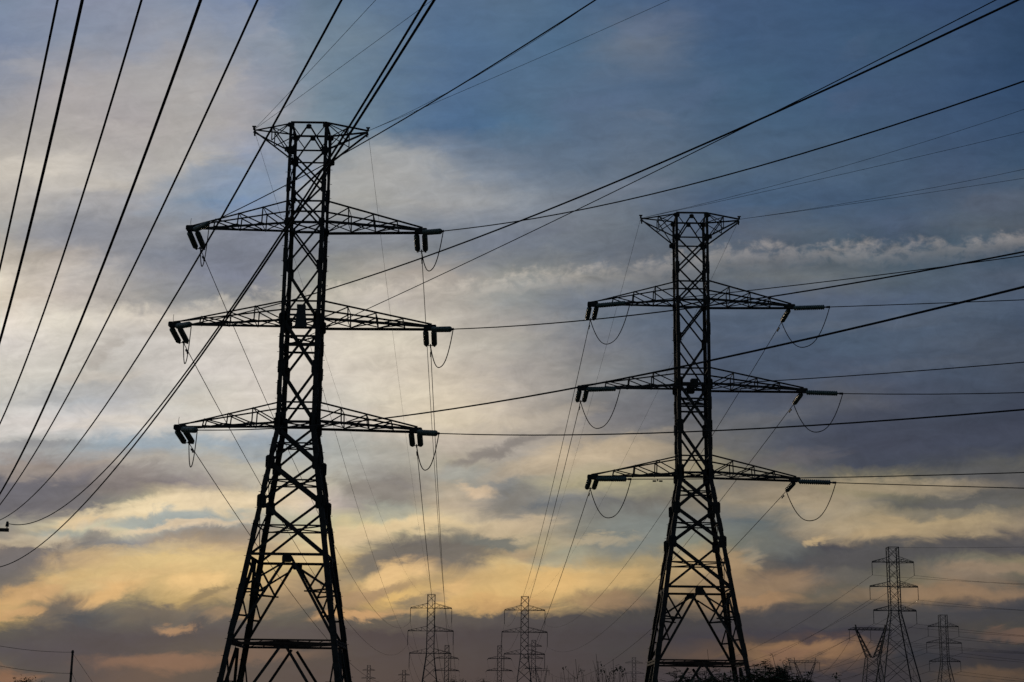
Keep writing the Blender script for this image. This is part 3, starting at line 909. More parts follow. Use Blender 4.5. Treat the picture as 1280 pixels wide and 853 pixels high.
def string_pole(label, top, bottom, r, group):
    """a far insulator string: a beaded rod hanging from an arm tip"""
    m = MB()
    L_ = (bottom - top).length
    n = max(6, int(L_ / 0.32))
    prof = [(r * 0.4, 0)]
    for i in range(n):
        z = -L_ * (i + 0.2) / n
        prof += [(r * 0.45, z), (r, z - L_ / n * 0.3), (r * 0.45, z - L_ / n * 0.6)]
    prof.append((r * 0.5, -L_))
    m.lathe(prof[::-1], 8)
    o = m.build('insulator_string', M_FITTING, None)
    o.location = top
    o.rotation_mode = 'QUATERNION'
    o.rotation_quaternion = Vector((0, 0, -1)).rotation_difference(bottom - top)
    return tag(o, label, 'insulator', group)


FG = 'smaller lattice pylons standing far off'
IG = 'thin insulators hanging on the far pylons'
FAR = {}


def far(key, label, short, *args, hang=None, lean=0.0, **kw):
    root, tips = make_far_pylon(label, *args, FG, **kw)
    ends = {}
    y = args[1]
    if hang:
        for (k, sx), t in tips.items():
            e = t + Vector((sx * lean, 0, -hang * y / FOCAL))
            string_pole('thin insulator hanging from the %s %s arm of %s' % (LEVEL[k], SIDE[sx], short), t, e, 0.13 if y < 700 else 0.2, IG)
            ends[(k, sx)] = e
    else:
        ends = tips
    FAR[key] = (root, tips, ends)


far('t1', 'far three-armed pylon left of centre, the larger one of its overlapping pair', 'the far pylon left of centre',
    539, 467.0, 743.5, [760.5, 789, 817], [50, 55, 50], 9.5, 31, 817, hang=17)
far('t2', 'far three-armed pylon right of centre, its upper arm against the yellow cloud', 'the far pylon right of centre',
    656, 467.0, 746, [763, 790.5, 818], [49, 55, 49], 9.5, 31, 818, hang=17)
far('ta', 'tallest of the far pylons, standing at bottom right beside the vee shaped pylon', 'the tallest far pylon bottom right',
    1116, 437.0, 684.5, [703, 733.5, 763.5], [51, 58.5, 52], 13, 66, 766, hang=16, detail=1.4)
far('tb', 'far three-armed pylon nearest the right edge, right of the tallest far pylon', 'the far pylon nearest right edge',
    1179, 603.0, 769, [783.5, 804, 827], [37, 42.5, 37.5], 9, 34, 829, hang=12, detail=1.15, arm_rise=5)
far('tc', 'tiny pylon half behind the right side of the far pylon left of centre', 'the tiny pylon left of centre',
    558.5, 870.0, 807, [823, 838.5, 856], [27, 29.5, 27], 5.5, 18, 856, hang=2.0, lean=0.5, detail=1.5, arm_rise=3)
far('td', 'tiny pylon just left of the far pylon right of centre', 'the tiny pylon right of centre',
    624.5, 850.0, 807.5, [823.5, 838.5, 856], [27.5, 30.5, 27.5], 5.5, 18, 856, hang=2.0, lean=0.5, detail=1.5, arm_rise=3)
far('te', 'tiny pylon half hidden behind the right side of the far pylon right of centre', None,
    667, 1070.0, 800.5, [808, 823, 836], [20, 24, 21], 5, 20, 836, detail=1.6, arm_rise=3)
far('tf', 'tiny pylon at the bottom edge just right of the large left pylon', None,
    461, 1500.0, 832, [838, 848, 860], [15, 17, 15], 4, 14, 860, detail=1.5, arm_rise=2)
far('tg', 'tiny pylon at the bottom edge left of the far pylon left of centre', None,
    505, 1400.0, 838, [844, 854, 864], [14, 16, 14], 4, 14, 864, detail=1.5, arm_rise=2)
far('th', 'faint far pylon just left of the foot of the large right pylon', None,
    792.5, 1050.0, 822, [829, 842, 856], [21, 24, 21], 4.5, 19, 856, detail=0.85, arm_rise=3)


def vee_pylon(label, short, px, y, bar_v, bar_l, bar_r, waist_v, waist_x, hang, detail=1.0):
    s = y / FOCAL * 1.02
    o = at(waist_x, waist_v, y)
    root = thing('transmission_tower', label, 'pylon', (o.x, y, 0), FG)
    org = Vector((o.x, y, 0))
    zb, zw = at(px, bar_v, y).z, o.z
    hw = (bar_r - bar_l) * 0.135 * s

    def lat(m, a0, a1, h0, h1, n, w):
        """square lattice column from a0 to a1"""
        def c(t, sx, sy):
            h = h0 + (h1 - h0) * t
            return a0.lerp(a1, t) + Vector((sx * h, sy * h, 0))
        for sx in (-1, 1):
            for sy in (-1, 1):
                m.angle(c(0, sx, sy), c(1, sx, sy), w * 1.7, 0.04, Vector((-sx, 0, 0)))
        for i in range(n):
            t0, t1 = i / n, (i + 1) / n
            for (ax, ay, bx, by) in ((-1, -1, 1, -1), (-1, 1, 1, 1), (-1, -1, -1, 1), (1, -1, 1, 1)):
                m.bar(c(t0, ax, ay), c(t1, bx, by), w, 0.05)
                m.bar(c(t0, bx, by), c(t1, ax, ay), w, 0.05)

    m = MB()
    lat(m, Vector((0, 0, 0)), Vector((0, 0, zw)), hw * 2.5, hw, 7, 0.10 * detail)
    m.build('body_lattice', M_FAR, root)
    span = bar_r - bar_l
    xl, xr = at(bar_l, bar_v, y).x - o.x, at(bar_r, bar_v, y).x - o.x
    for f in (0.19, 0.83):
        m = MB()
        xa = xl + (xr - xl) * f
        sgn = -1 if xa < 0 else 1
        lat(m, Vector((sgn * hw * 0.55, 0, zw)), Vector((xa, 0, zb - 0.1)), hw * 0.45, hw * 0.16, 6, 0.09 * detail)
        m.build('vee_arm', M_FAR, root)
        m = MB()
        m.bar(Vector((xa, 0, zb)), Vector((xa + sgn * 0.3, 0, zb + 6 * s)), 0.3 * detail, 0.3 * detail)
        m.build('earth_wire_peak', M_FAR, root)
    m = MB()
    zr = zb + 2.2 * s
    for sy in (-1, 1):
        m.angle(Vector((xl, sy * 0.5, zb)), Vector((xr, sy * 0.5, zb)), 0.13 * detail, 0.05, Vector((0, -sy, 0)))
        m.angle(Vector((xl + (xr - xl) * .1, sy * 0.5, zr)), Vector((xr - (xr - xl) * .1, sy * 0.5, zr)), 0.11 * detail, 0.05, Vector((0, -sy, 0)))
        for i in range(10):
            xa, xb = xl + (xr - xl) * (i + .3) / 10.6, xl + (xr - xl) * (i + 1.0) / 10.6
            m.bar(Vector((xa, sy * 0.5, zb)), Vector((xb, sy * 0.5, zr)), 0.08 * detail, 0.05)
    m.build('cross_beam', M_FAR, root)
    ends = []
    for nm, f in (('left', 0.03), ('middle', 0.51), ('right', 0.97)):
        t = org + Vector((xl + (xr - xl) * f, 0, zb))
        e = t - Vector((0, 0, hang * y / FOCAL))
        string_pole('thin insulator hanging from the %s of the beam of %s' % (nm, short), t, e, 0.12 if y < 700 else 0.18, IG)
        ends.append(e)
    return root, ends


VEE1 = vee_pylon('vee shaped far pylon with a flat beam, left of the tallest far pylon', 'the larger vee pylon',
                 1087, 590.0, 787.5, 1060, 1115, 822.5, 1090.5, 13, 1.5)
VEE2 = vee_pylon('small vee shaped far pylon rising beside the bush right of the large right pylon', 'the small vee pylon',
                 1006, 885.0, 828.5, 986, 1025.5, 853, 1006.5, 9, 0.95)
VEE3 = vee_pylon('tiny vee shaped pylon low behind the right side of the far pylon right of centre', 'the tiniest vee pylon',
                 677, 1040.0, 838.5, 666, 687, 857, 678, 6, 1.0)


# ------------------------------------------------------------------ insulator strings of the large pylons
def make_string():
    root = thing('insulator_string', 'x', 'insulator')
    m = MB()
    n, L0, L1 = 15, 0.16, 2.06
    prof = [(0.03, -L0 + 0.01)]
    for i in range(n):
        z = -L0 - (L1 - L0) * i / n
        s = (L1 - L0) / n
        prof += [(0.09, z - s * 0.05), (0.09, z - s * 0.2), (0.118, z - s * 0.3), (0.144, z - s * 0.5), (0.141, z - s * 0.68), (0.105, z - s * 0.78), (0.09, z - s * 0.95)]
    prof.append((0.03, -L1 - 0.01))
    m.lathe(prof[::-1], 16)
    m.build('disc_stack', M_GLASS, root, smooth=False)
    m = MB()
    m.bar(Vector((0, 0, 0.04)), Vector((0, 0, -L0)), 0.05)
    m.bar(Vector((-0.06, 0, 0.0)), Vector((0.06, 0, 0.0)), 0.06)
    m.build('shackle', M_FITTING, root)
    m = MB()
    m.bar(Vector((0, 0, -L1)), Vector((0, 0, -2.26)), 0.06)
    m.bar(Vector((0, 0, -2.2)), Vector((0, 0, -2.42)), 0.085)
    m.bar(Vector((0, 0, -2.24)), Vector((0.02, 0, -2.24)) + Vector((0, 0.0, -0.16)), 0.05, 0.1)
    m.build('dead_end_clamp', M_FITTING, root)
    return root


STRING_L = 2.40
_string = [None]


def place_string(label, top, d, group):
    if _string[0] is None:
        _string[0] = make_string()
        o = _string[0]
    else:
        o = copy_tree(_string[0])
    o.location = top
    o.rotation_mode = 'QUATERNION'
    o.rotation_quaternion = Vector((0, 0, -1)).rotation_difference(d)
    o['label'] = label
    o['group'] = group
    return o


# ------------------------------------------------------------------ cables
def wire(name, label, cat, pts, r, group, sides=6, mat=None):
    m = MB()
    o0 = Vector(pts[0])
    m.tube([Vector(p) - o0 for p in pts], r, sides)
    o = m.build(name, mat or M_WIRE, None, smooth=True)
    o.location = o0
    return tag(o, label, cat, group)


def damper(parent, p, d):
    m = MB()
    p = p - parent.location
    d = d.normalized()
    m.bar(p + Vector((0, 0, -0.005)), p + Vector((0, 0, -0.12)), 0.05)
    for s in (-1, 1):
        m.bar(p + d * s * 0.30 + Vector((0, 0, -0.11)), p + d * s * 0.12 + Vector((0, 0, -0.11)), 0.085, 0.07)
    m.bar(p - d * 0.2 + Vector((0, 0, -0.1)), p + d * 0.2 + Vector((0, 0, -0.1)), 0.025)
    m.build('damper', M_FITTING, parent)


def lsq(rows, rhs):
    """least squares for one or two unknowns"""
    if len(rows[0]) == 1:
        return [sum(r[0] * y for r, y in zip(rows, rhs)) / sum(r[0] ** 2 for r in rows)]
    a = sum(r[0] * r[0] for r in rows)
    b = sum(r[0] * r[1] for r in rows)
    d = sum(r[1] * r[1] for r in rows)
    e = sum(r[0] * y for r, y in zip(rows, rhs))
    f = sum(r[1] * y for r, y in zip(rows, rhs))
    det = a * d - b * b
    return [(e * d - b * f) / det, (a * f - b * e) / det]


def hang_open(start, heading, pts, cmin=3e-4, cmax=6e-3, y_max=None):
    """a cable leaving `start` along a compass heading: its slope and sag follow from where the photo shows it"""
    h = Vector(heading).normalized()
    rows, rhs = [], []
    for u, v in pts:
        p, q = ray(u, v)
        s = (p * start.y - start.x) / (h.x - p * h.y)
        y = start.y + s * h.y
        z = q * y + EYE
        rows.append((s, s * s))
        rhs.append(z - start.z)
    if len(rows) == 1:
        c = 9e-4
    else:
        b, c = lsq(rows, rhs)
        c = min(max(c, cmin), cmax)
    b = lsq([(r[0],) for r in rows], [z - c * r[1] for r, z in zip(rows, rhs)])[0]

    def f(s):
        return Vector((start.x + h.x * s, start.y + h.y * s, start.z + b * s + c * s * s))
    return f, b, c


def sag_fit(a, b, pts):
    """sag of a cable hung between two known points, from where the photo shows it"""
    rows, rhs = [], []
    d = b - a
    for u, v in pts:
        p, q = ray(u, v)
        t = (p * a.y - a.x) / (d.x - p * d.y)
        if not 0.01 < t < 0.99:
            continue
        z = q * (a.y + d.y * t) + EYE
        w = 1.0 / (a.y + d.y * t) * 100
        rows.append((-4 * t * (1 - t) * w,))
        rhs.append((z - (a.z + d.z * t)) * w)
    return lsq(rows, rhs)[0]


def slack(a, b, D):
    d = b - a
    return lambda t: a + d * t - Vector((0, 0, 4 * D * t * (1 - t)))


LINE_HEAD = {'l': (0.48, -0.877), 'r': (0.80, -0.60)}
TOWERS = {'l': (LEFT_POS, 't1', 'large left pylon'), 'r': (RIGHT_POS, 't2', 'large right pylon')}
OUT_PIX = {('l', 0, -1): [(246, 312), (320, 480), (358, 563), (398, 642), (418, 682), (442, 720), (473, 763)],
           ('l', 1, -1): [(226, 434), (320, 603), (388, 711), (430, 771), (454, 799), (479, 811)],
           ('l', 2, -1): [(314, 676), (340, 711), (408, 797), (436, 827), (485, 849)],
           ('r', 0, 1): [(950, 455), (900, 545), (840, 624), (783, 699), (768, 720), (704, 776)],
           ('r', 1, 1): [(905, 620), (820, 726), (765, 781), (719, 808)],
           ('r', 2, 1): [(915, 690), (812, 790), (735, 839)]}
IN_PIX = {('l', 0, -1): [(279, 268), (359, 231), (411, 204), (490, 158), (744, 0)],
          ('l', 1, -1): [(405, 363), (503, 330), (660, 275), (820, 205), (940, 155), (1100, 84), (1266, 0)],
          ('l', 2, -1): [(345, 540), (481, 522), (590, 505), (700, 488), (850, 459), (1080, 407), (1280, 361)],
          ('l', 0, 1): [(630, 278), (740, 262), (850, 235), (1000, 190), (1280, 103)],
          ('l', 1, 1): [(700, 403), (843, 389), (959, 371), (1280, 315)],
          ('l', 2, 1): [(700, 545), (890, 538), (1080, 527), (1280, 513)],
          ('r', 0, -1): [(938, 364), (1100, 343), (1280, 320)],
          ('r', 1, -1): [(970, 476), (1280, 453)],
          ('r', 2, -1): [(842, 600), (1003, 597), (1280, 591)],
          ('r', 0, 1): [(1150, 380), (1280, 375)],
          ('r', 1, 1): [(1150, 493), (1280, 491)],
          ('r', 2, 1): [(1150, 606), (1280, 611)]}
IN_WHERE = {('l', 0, -1): 'up to the top edge', ('l', 1, -1): 'up to top right corner', ('l', 2, -1): 'passing behind large right pylon',
            ('l', 0, 1): 'up to upper right edge', ('l', 1, 1): 'crossing to the right edge', ('l', 2, 1): 'almost level to right edge',
            ('r', 0, -1): 'running behind the opposite arm', ('r', 1, -1): 'running behind the opposite arm', ('r', 2, -1): 'running behind the opposite arm',
            ('r', 0, 1): 'level to the right edge', ('r', 1, 1): 'level to the right edge', ('r', 2, 1): 'dipping to the right edge'}
D_MEAN = {}
for key, (pos, fk, desc) in TOWERS.items():
    ds = []
    for k, (zt, zb, ztip, reach) in enumerate(ARMS):
        s = -1 if key == 'l' else 1
        ds.append(sag_fit(pos + Vector((s * (reach - 0.2), 0, ztip - 0.1)), FAR[fk][2][(k, s)], OUT_PIX[(key, k, s)]))
    D_MEAN[key] = sum(ds) / 3
    for k, (zt, zb, ztip, reach) in enumerate(ARMS):
        for s in (-1, 1):
            arm = '%s %s arm' % (LEVEL[k], SIDE[s])
            tip = pos + Vector((s * (reach - 0.2), 0, ztip - 0.08))
            far_end = FAR[fk][2][(k, s)]
            # onward span to the far pylon
            D = ds[k] if (key, k, s) in OUT_PIX else D_MEAN[key]
            a = tip + Vector((0, 0.12, -0.05))
            f = slack(a, far_end, D)
            d = (f(0.002) - f(0)).normalized()
            t0 = STRING_L / (far_end - a).length
            live = a + d * STRING_L
            if key == 'l' or s < 0:
                for e in (-1, 1):
                    place_string('%s insulator of the hanging pair, %s, %s' % (SIDE[e], arm, desc), a + Vector((e * 0.2, 0, 0)), d, 'insulator strings on the large pylons')
            else:
                place_string('insulator string slanting down left from the %s, %s' % (arm, desc), a, d, 'insulator strings on the large pylons')
            n = 70
            pts = [live + (f(t0) - live) * max(0, 1 - i * .2) if i < 5 else f(t0 + (1 - t0) * (i / n) ** 1.3) for i in range(n + 1)]
            pts = [live] + [f(t0 + (1 - t0) * (i / n) ** 1.4) for i in range(2, n + 1)]
            o = wire('conductor', 'thin conductor sagging to the far pylon, from %s, %s' % (arm, desc),
                     'cable', pts, 0.020, 'conductors from the large pylons to the far pylons')
            if key == 'l' or s < 0:
                y = MB()
                for ez in (0.06,):
                    y.bar(live - o.location - d * ez + Vector((-0.23, 0, 0)), live - o.location - d * ez + Vector((0.23, 0, 0)), 0.035, 0.05)
                y.bar(live - o.location - d * 0.25, live - o.location + d * 0.25, 0.06)
                y.build('yoke_plate', M_FITTING, o)
            damper(o, f(t0 + 1.1 / (far_end - a).length), d)
            # span coming in past the camera
            a2 = tip + Vector((0.1, -0.12, -0.02))
            f2, b, c = hang_open(a2, LINE_HEAD[key], IN_PIX[(key, k, s)])
            d2 = (f2(0.5) - f2(0)).normalized()
            live2 = a2 + d2 * STRING_L
            place_string('insulator string lying along its rightward cable, %s, %s' % (arm, desc), a2, d2, 'insulator strings on the large pylons')
            s_end = min(130.0, (a2.y + 20) / -(Vector(LINE_HEAD[key]).normalized().y))
            pts = [live2] + [f2(STRING_L + (s_end - STRING_L) * i / 48) for i in range(1, 49)]
            o = wire('conductor', 'black conductor from %s of %s %s' % (arm, desc, IN_WHERE[(key, k, s)]), 'cable', pts,
                     0.024, 'conductors leading right from the large pylons')
            if (key, k, s) == ('r', 2, -1):
                damper(o, f2(STRING_L + 1.7), d2)
            # jumper loop round the arm tip
            drop = 1.9 if key == 'r' else 1.45
            pts = []
            for i in range(25):
                t = i / 24
                pts.append(live.lerp(live2, t) - Vector((0, 0, drop * (1 - abs(2 * t - 1) ** 2.3))))
            wire('jumper_cable', 'slack jumper loop under the tip of the %s, %s' % (arm, desc), 'cable', pts, 0.025, 'jumper loops under the arm tips')
    # earth wires on the peaks
    for s in (-1, 1):
        tip = pos + Vector((s * PEAK_REACH, 0, TOP - 0.05))
        root = FAR[fk][0]
        tx = FAR[fk][1][(0, -1)].lerp(FAR[fk][1][(0, 1)], 0.5)
        fe = Vector((tx.x + s * 1.1, tx.y, at(540, 743.5 if key == 'l' else 746, 467.0).z))
        px = {('l', -1): [(405, 441), (424, 501), (440, 548), (459, 600), (477, 642)], ('l', 1): [(481, 330), (490, 412), (500, 482), (514, 599)],
              ('r', -1): [(799, 277), (776, 366), (753, 450), (728, 540), (700, 634)], ('r', 1): [(925, 280), (905, 320)]}[(key, s)]
        D = sag_fit(tip, fe, px) if (key, s) != ('r', 1) else 5.4
        D = min(max(D, 5.0), 16.0)
        f = slack(tip, fe, D)
        wire('earth_wire', 'hair thin earth wire sagging from the %s peak of %s' % (SIDE[s], desc), 'cable',
             [f((i / 60) ** 1.4) for i in range(61)], 0.008, 'earth wires from the pylon peaks')
        ins = {('l', -1): [((0.38, -0.92), [(380, 92), (472, 0)], 'upper'), ((0.52, -0.85), [(360, 122), (440, 66), (551, 0)], 'lower')],
               ('l', 1): [((0.50, -0.86), [(600, 93), (690, 37)], 'upper'), ((0.70, -0.71), [(600, 105), (760, 34), (838, 0)], 'lower')],
               ('r', -1): [((0.80, -0.60), [(950, 237), (1280, 137)], 'upper'), ((0.88, -0.47), [(950, 241), (1280, 165)], 'lower')],
               ('r', 1): [((0.80, -0.60), [(1100, 247), (1280, 212)], 'upper'), ((0.88, -0.47), [(1100, 250), (1280, 223)], 'lower')]}[(key, s)]
        for head, pp, nm in ins:
            f2, b, c = hang_open(tip, head, pp)
            s_end = min(120.0, (tip.y + 20) / -(Vector(head).normalized().y))
            wire('earth_wire', '%s of two thin earth wires rising right from %s peak, %s' % (nm, SIDE[s], desc), 'cable',
                 [f2(s_end * i / 40) for i in range(41)], 0.010, 'earth wires from the pylon peaks')

# the communication cable clamped to the body of the left pylon
clamp = LEFT_POS + Vector((0.35, -0.6, 19.6))
f2, b, c = hang_open(clamp, (0.62, -0.785), [(436, 401), (459, 388), (584, 330), (720, 258), (820, 216), (992, 128), (1093, 77), (1248, 0)])
wire('communication_cable', 'cable from inside the left pylon, behind its right arm, up to top right corner', 'cable', [f2(95 * i / 48) for i in range(49)], 0.019, 'communication cables on the left pylon')
fe = FAR['t1'][1][(1, -1)].lerp(FAR['t1'][1][(1, 1)], 0.5) - Vector((0, 0, 3))
D = sag_fit(clamp, fe, [(411, 536), (434, 600), (446, 629), (478, 715)])
f = slack(clamp, fe, min(max(D, 8), 16))
wire('communication_cable', 'thin cable dropping from inside the left pylon to the far pylon left of centre', 'cable', [f((i / 60) ** 1.4) for i in range(61)], 0.011, 'communication cables on the left pylon')

# ------------------------------------------------------------------ conductors between the far pylons
GF = 'faint conductors between the far pylons'


def far_span(a, b, D, label, r=0.03):
    f = slack(a, b, D)
    wire('conductor', label, 'cable', [f(i / 32) for i in range(33)], r, GF, 4)


for k in range(3):
    for s in (-1, 1):
        far_span(FAR['t1'][2][(k, s)], FAR['tc'][2][(k, s)], 9.0, 'faint span from %s %s arm, far pylon left of centre, to tiny pylon' % (LEVEL[k], SIDE[s]))
        far_span(FAR['t2'][2][(k, s)], FAR['td'][2][(k, s)], 9.0, 'faint span from %s %s arm, far pylon right of centre, to tiny pylon' % (LEVEL[k], SIDE[s]))
        # the line on the right: from far left behind the large right pylon, on out of the picture to the right
        a = FAR['ta'][2][(k, s)]
        far_span(a, FAR['th'][2][(k, s)], 14.0, 'faint span running left and down from the %s %s arm of the tallest far pylon' % (LEVEL[k], SIDE[s]), 0.036)
        far_span(a, a + Vector((150, -150 + 20 * s, -1.5)), 7.0, 'faint span running right from the %s %s arm of the tallest far pylon' % (LEVEL[k], SIDE[s]), 0.036)
        a = FAR['tb'][2][(k, s)]
        far_span(a, a + Vector((-75, 470, -2)), 12.0, 'faint span running left from the %s %s arm of the far pylon nearest right edge' % (LEVEL[k], SIDE[s]), 0.05)
        far_span(a, a + Vector((170, -150 + 20 * s, -2)), 7.0, 'faint span running right from the %s %s arm of far pylon nearest right edge' % (LEVEL[k], SIDE[s]), 0.05)
for i, nm in enumerate(('left', 'middle', 'right')):
    far_span(VEE1[1][i], VEE2[1][i], 9.0, 'faint span joining the %s insulators of the two vee pylons right of the bush' % nm, 0.05)
    far_span(VEE1[1][i], VEE1[1][i] + Vector((170, -160, -1)), 7.0, 'faint span running right from the %s insulator of the larger vee pylon' % nm, 0.045)
a = FAR['ta'][0].location + Vector((1.0, 0, at(1116, 684.5, 437.0).z))
far_span(a, a + Vector((150, -150, 0)), 4.0, 'faint earth wire running right from the top of the tallest far pylon', 0.036)

# ------------------------------------------------------------------ the local line on wooden poles, upper left
LOCAL = [([(72, 0), (36, 172), (0, 335)], 18, 0.017, 'leftmost of the black cables falling steeply across the upper left sky'),
         ([(103, 0), (50, 235), (0, 425)], 15, 0.019, 'second from left of the steep cables, thick, leaving the left edge at mid height'),
         ([(177, 0), (130, 166), (84, 300), (0, 530)], 18, 0.016, 'third from left of the steep cables in the upper left sky'),
         ([(251, 0), (205, 135), (139, 300), (60, 500), (0, 617)], 15, 0.018, 'fourth from left of the steep cables, thick, reaching the left edge low down'),
         ([(322, 0), (250, 172), (188, 300), (123, 413), (64, 531), (0, 632)], 18, 0.016, 'fifth steep cable, curving down to the left edge just over the pole arm'),
         ([(427, 0), (320, 190), (262, 300), (207, 394), (123, 521), (64, 593), (0, 651)], 18, 0.016, 'sixth steep cable, crossing in front of the left pylon head to the left edge'),
         ([(533, 0), (408, 205), (320, 334), (246, 442), (148, 576), (98, 622), (49, 647), (9, 655)], 17, 0.016, 'upper of the close cable pair crossing the left pylon, ending on the insulator'),
         ([(543, 0), (410, 208), (320, 335), (246, 444), (148, 585), (74, 667), (0, 707)], 16, 0.017, 'lower of the close cable pair crossing the left pylon, lowest at the left edge')]
HEAD = Vector((-0.387, 0.922, 0))
for i, (pts, y0, r, label) in enumerate(LOCAL):
    start = at(pts[0][0], pts[0][1], y0)
    f, b, c = hang_open(start, (HEAD.x, HEAD.y), pts[1:], 1e-4, 2e-2)
    p, q = ray(*pts[-1])
    h = HEAD.normalized()
    s1 = (p * start.y - start.x) / (h.x - p * h.y)
    s_end = s1 if i == 6 else s1 + 22
    LOCAL_END = f(s_end)
    if i == 6:
        PIN = f(s_end)

    def ff(s):
        if s >= 0:
            return f(s)
        return Vector((start.x + h.x * s, start.y + h.y * s, start.z + b * s))
    n = 54
    wire('service_cable', label, 'cable', [ff(-13 + (s_end + 13) * j / n) for j in range(n + 1)], r * 0.9, 'steep cables of the local line')

# pole whose arm shows at the left edge
ax = Vector((-0.985, -0.17, 0)).normalized()
armend = PIN + Vector((0.1, 0, -0.26))
pc = armend + ax * 1.25
pole = thing('utility_pole', 'wooden pole whose cross-arm tip and pin insulator just show at the left edge', 'pole', (pc.x, pc.y, 0), 'wooden utility poles')
m = MB()
m.tube([Vector((0, 0, -0.3)), Vector((0, 0, 4)), Vector((0.02, 0, armend.z + 0.75))], [0.17, 0.15, 0.11], 12)
m.build('pole_shaft', M_WOOD, pole)
m = MB()
off = Vector((0, 0, 0)) - pole.location
fw = Vector((0.17, -0.985, 0)) * 0.16
m.bar(armend + off + fw, pc + ax * 1.25 + off + Vector((0, 0, armend.z - pc.z)) + fw, 0.12, 0.1)
m.build('cross_arm', M_WOOD, pole)
m = MB()
for e in (-1, 1):
    q0 = Vector((pc.x, pc.y, armend.z)) + off + fw * 0.8
    m.bar(q0 - ax * e * 0.85 + Vector((0, 0, -0.06)), q0 + Vector((0, 0, -0.75)), 0.035)
m.build('arm_brace', M_STEEL, pole)
for t in (0.07, 0.8, 1.7, 2.43):
    m = MB()
    base = armend + ax * t + Vector((0, 0, 0.05))
    m.lathe([(0.02, 0), (0.02, 0.07), (0.06, 0.075), (0.075, 0.1), (0.05, 0.13), (0.065, 0.16), (0.045, 0.2), (0.05, 0.23), (0.03, 0.26)][::1], 10)
    o = m.build('pin_insulator', M_FITTING, None)
    o.location = base + fw
    tag(o, {0.07: 'pin insulator on the cross-arm tip at the left edge', 0.8: 'second pin insulator on the arm beyond the left edge',
            1.7: 'third pin insulator on the arm beyond the left edge', 2.43: 'outermost pin insulator on the arm beyond the left edge'}[t], 'insulator', 'pin insulators on the wooden pole')

# pole low on the left with its two wires and stays
Yp = 122.0
pt = at(91, 813, Yp)
pole = thing('utility_pole', 'plain dark pole rising at the bottom left with two thin wires', 'pole', (pt.x, Yp, 0), 'wooden utility poles')
m = MB()
m.tube([Vector((0, 0, -0.3)), Vector((0, 0, pt.z * 0.5)), Vector((0, 0, pt.z))], [0.10, 0.095, 0.08], 10)
m.build('pole_shaft', M_WOOD, pole)
m = MB()
for v in (815.5, 842):
    z = at(91, v, Yp).z
    m.lathe([(0.03, z - 0.08), (0.11, z - 0.06), (0.11, z + 0.06), (0.03, z + 0.08)], 8)
m.build('wire_clamps', M_FITTING, pole)
for nm, v, u1, v1 in (('upper', 815.5, 0, 803), ('lower', 842, 0, 827)):
    a = at(90, v, Yp)
    b = at(u1 - 60, v1 - 8, 95)
    f = slack(a, b, 0.25)
    wire('service_cable', '%s thin wire from the bottom left pole to the left edge' % nm, 'cable', [f(i / 20) for i in range(21)], 0.014, 'thin wires of the bottom left pole')
    b = at(165, 905, Yp) if nm == 'upper' else at(130, 905, Yp)
    b.z = 0
    wire('guy_wire', '%s stay slanting right and down from the bottom left pole' % nm, 'cable', [a.lerp(b, i / 8) for i in range(9)], 0.012, 'stays of the bottom left pole')


# ------------------------------------------------------------------ plants along the bottom edge
def branch_pts(a, b, bend, n=7):
    side = Vector((random.uniform(-1, 1), random.uniform(-1, 1), random.uniform(-0.2, 0.6)))
    return [a.lerp(b, i / n) + side * bend * math.sin(math.pi * i / n) + Vector((random.gauss(0, bend * .08), random.gauss(0, bend * .08), 0)) for i in range(n + 1)]


def sprig(leaves, wood, a, d, length, leaf_l, leaf_w, pairs, r=0.006):
    """a leaf stalk with leaflets in pairs, drooping towards its tip"""
    pts = []
    p, dd = a.copy(), d.normalized()
    for i in range(8):
        pts.append(p.copy())
        p = p + dd * length / 7
        dd = (dd + Vector((random.gauss(0, .08), random.gauss(0, .08), -0.10))).normalized()
    wood.tube(pts, [r * (1 - .08 * i) for i in range(8)], 4)
    for i in range(pairs):
        t = 0.2 + 0.8 * i / max(1, pairs - 1)
        x = t * 6.99
        j = int(x)
        q = pts[j].lerp(pts[min(j + 1, 7)], x - j)
        ax = (pts[min(j + 1, 7)] - pts[j]).normalized()
        s = ax.cross(Vector((0, 0, 1)))
        s = s.normalized() if s.length > 1e-3 else Vector((1, 0, 0))
        for e in (-1, 1):
            if random.random() < 0.12:
                continue
            ld = (s * e + ax * random.uniform(.2, .8) + Vector((0, 0, random.uniform(-.5, .35)))).normalized()
            k = random.uniform(.7, 1.25)
            leaves.leaf(q, ld, Vector((random.gauss(0, .3), random.gauss(0, .3), 1)), leaf_l * k, leaf_w * k)
    leaves.leaf(pts[-1], dd, Vector((0, 0, 1)), leaf_l, leaf_w)


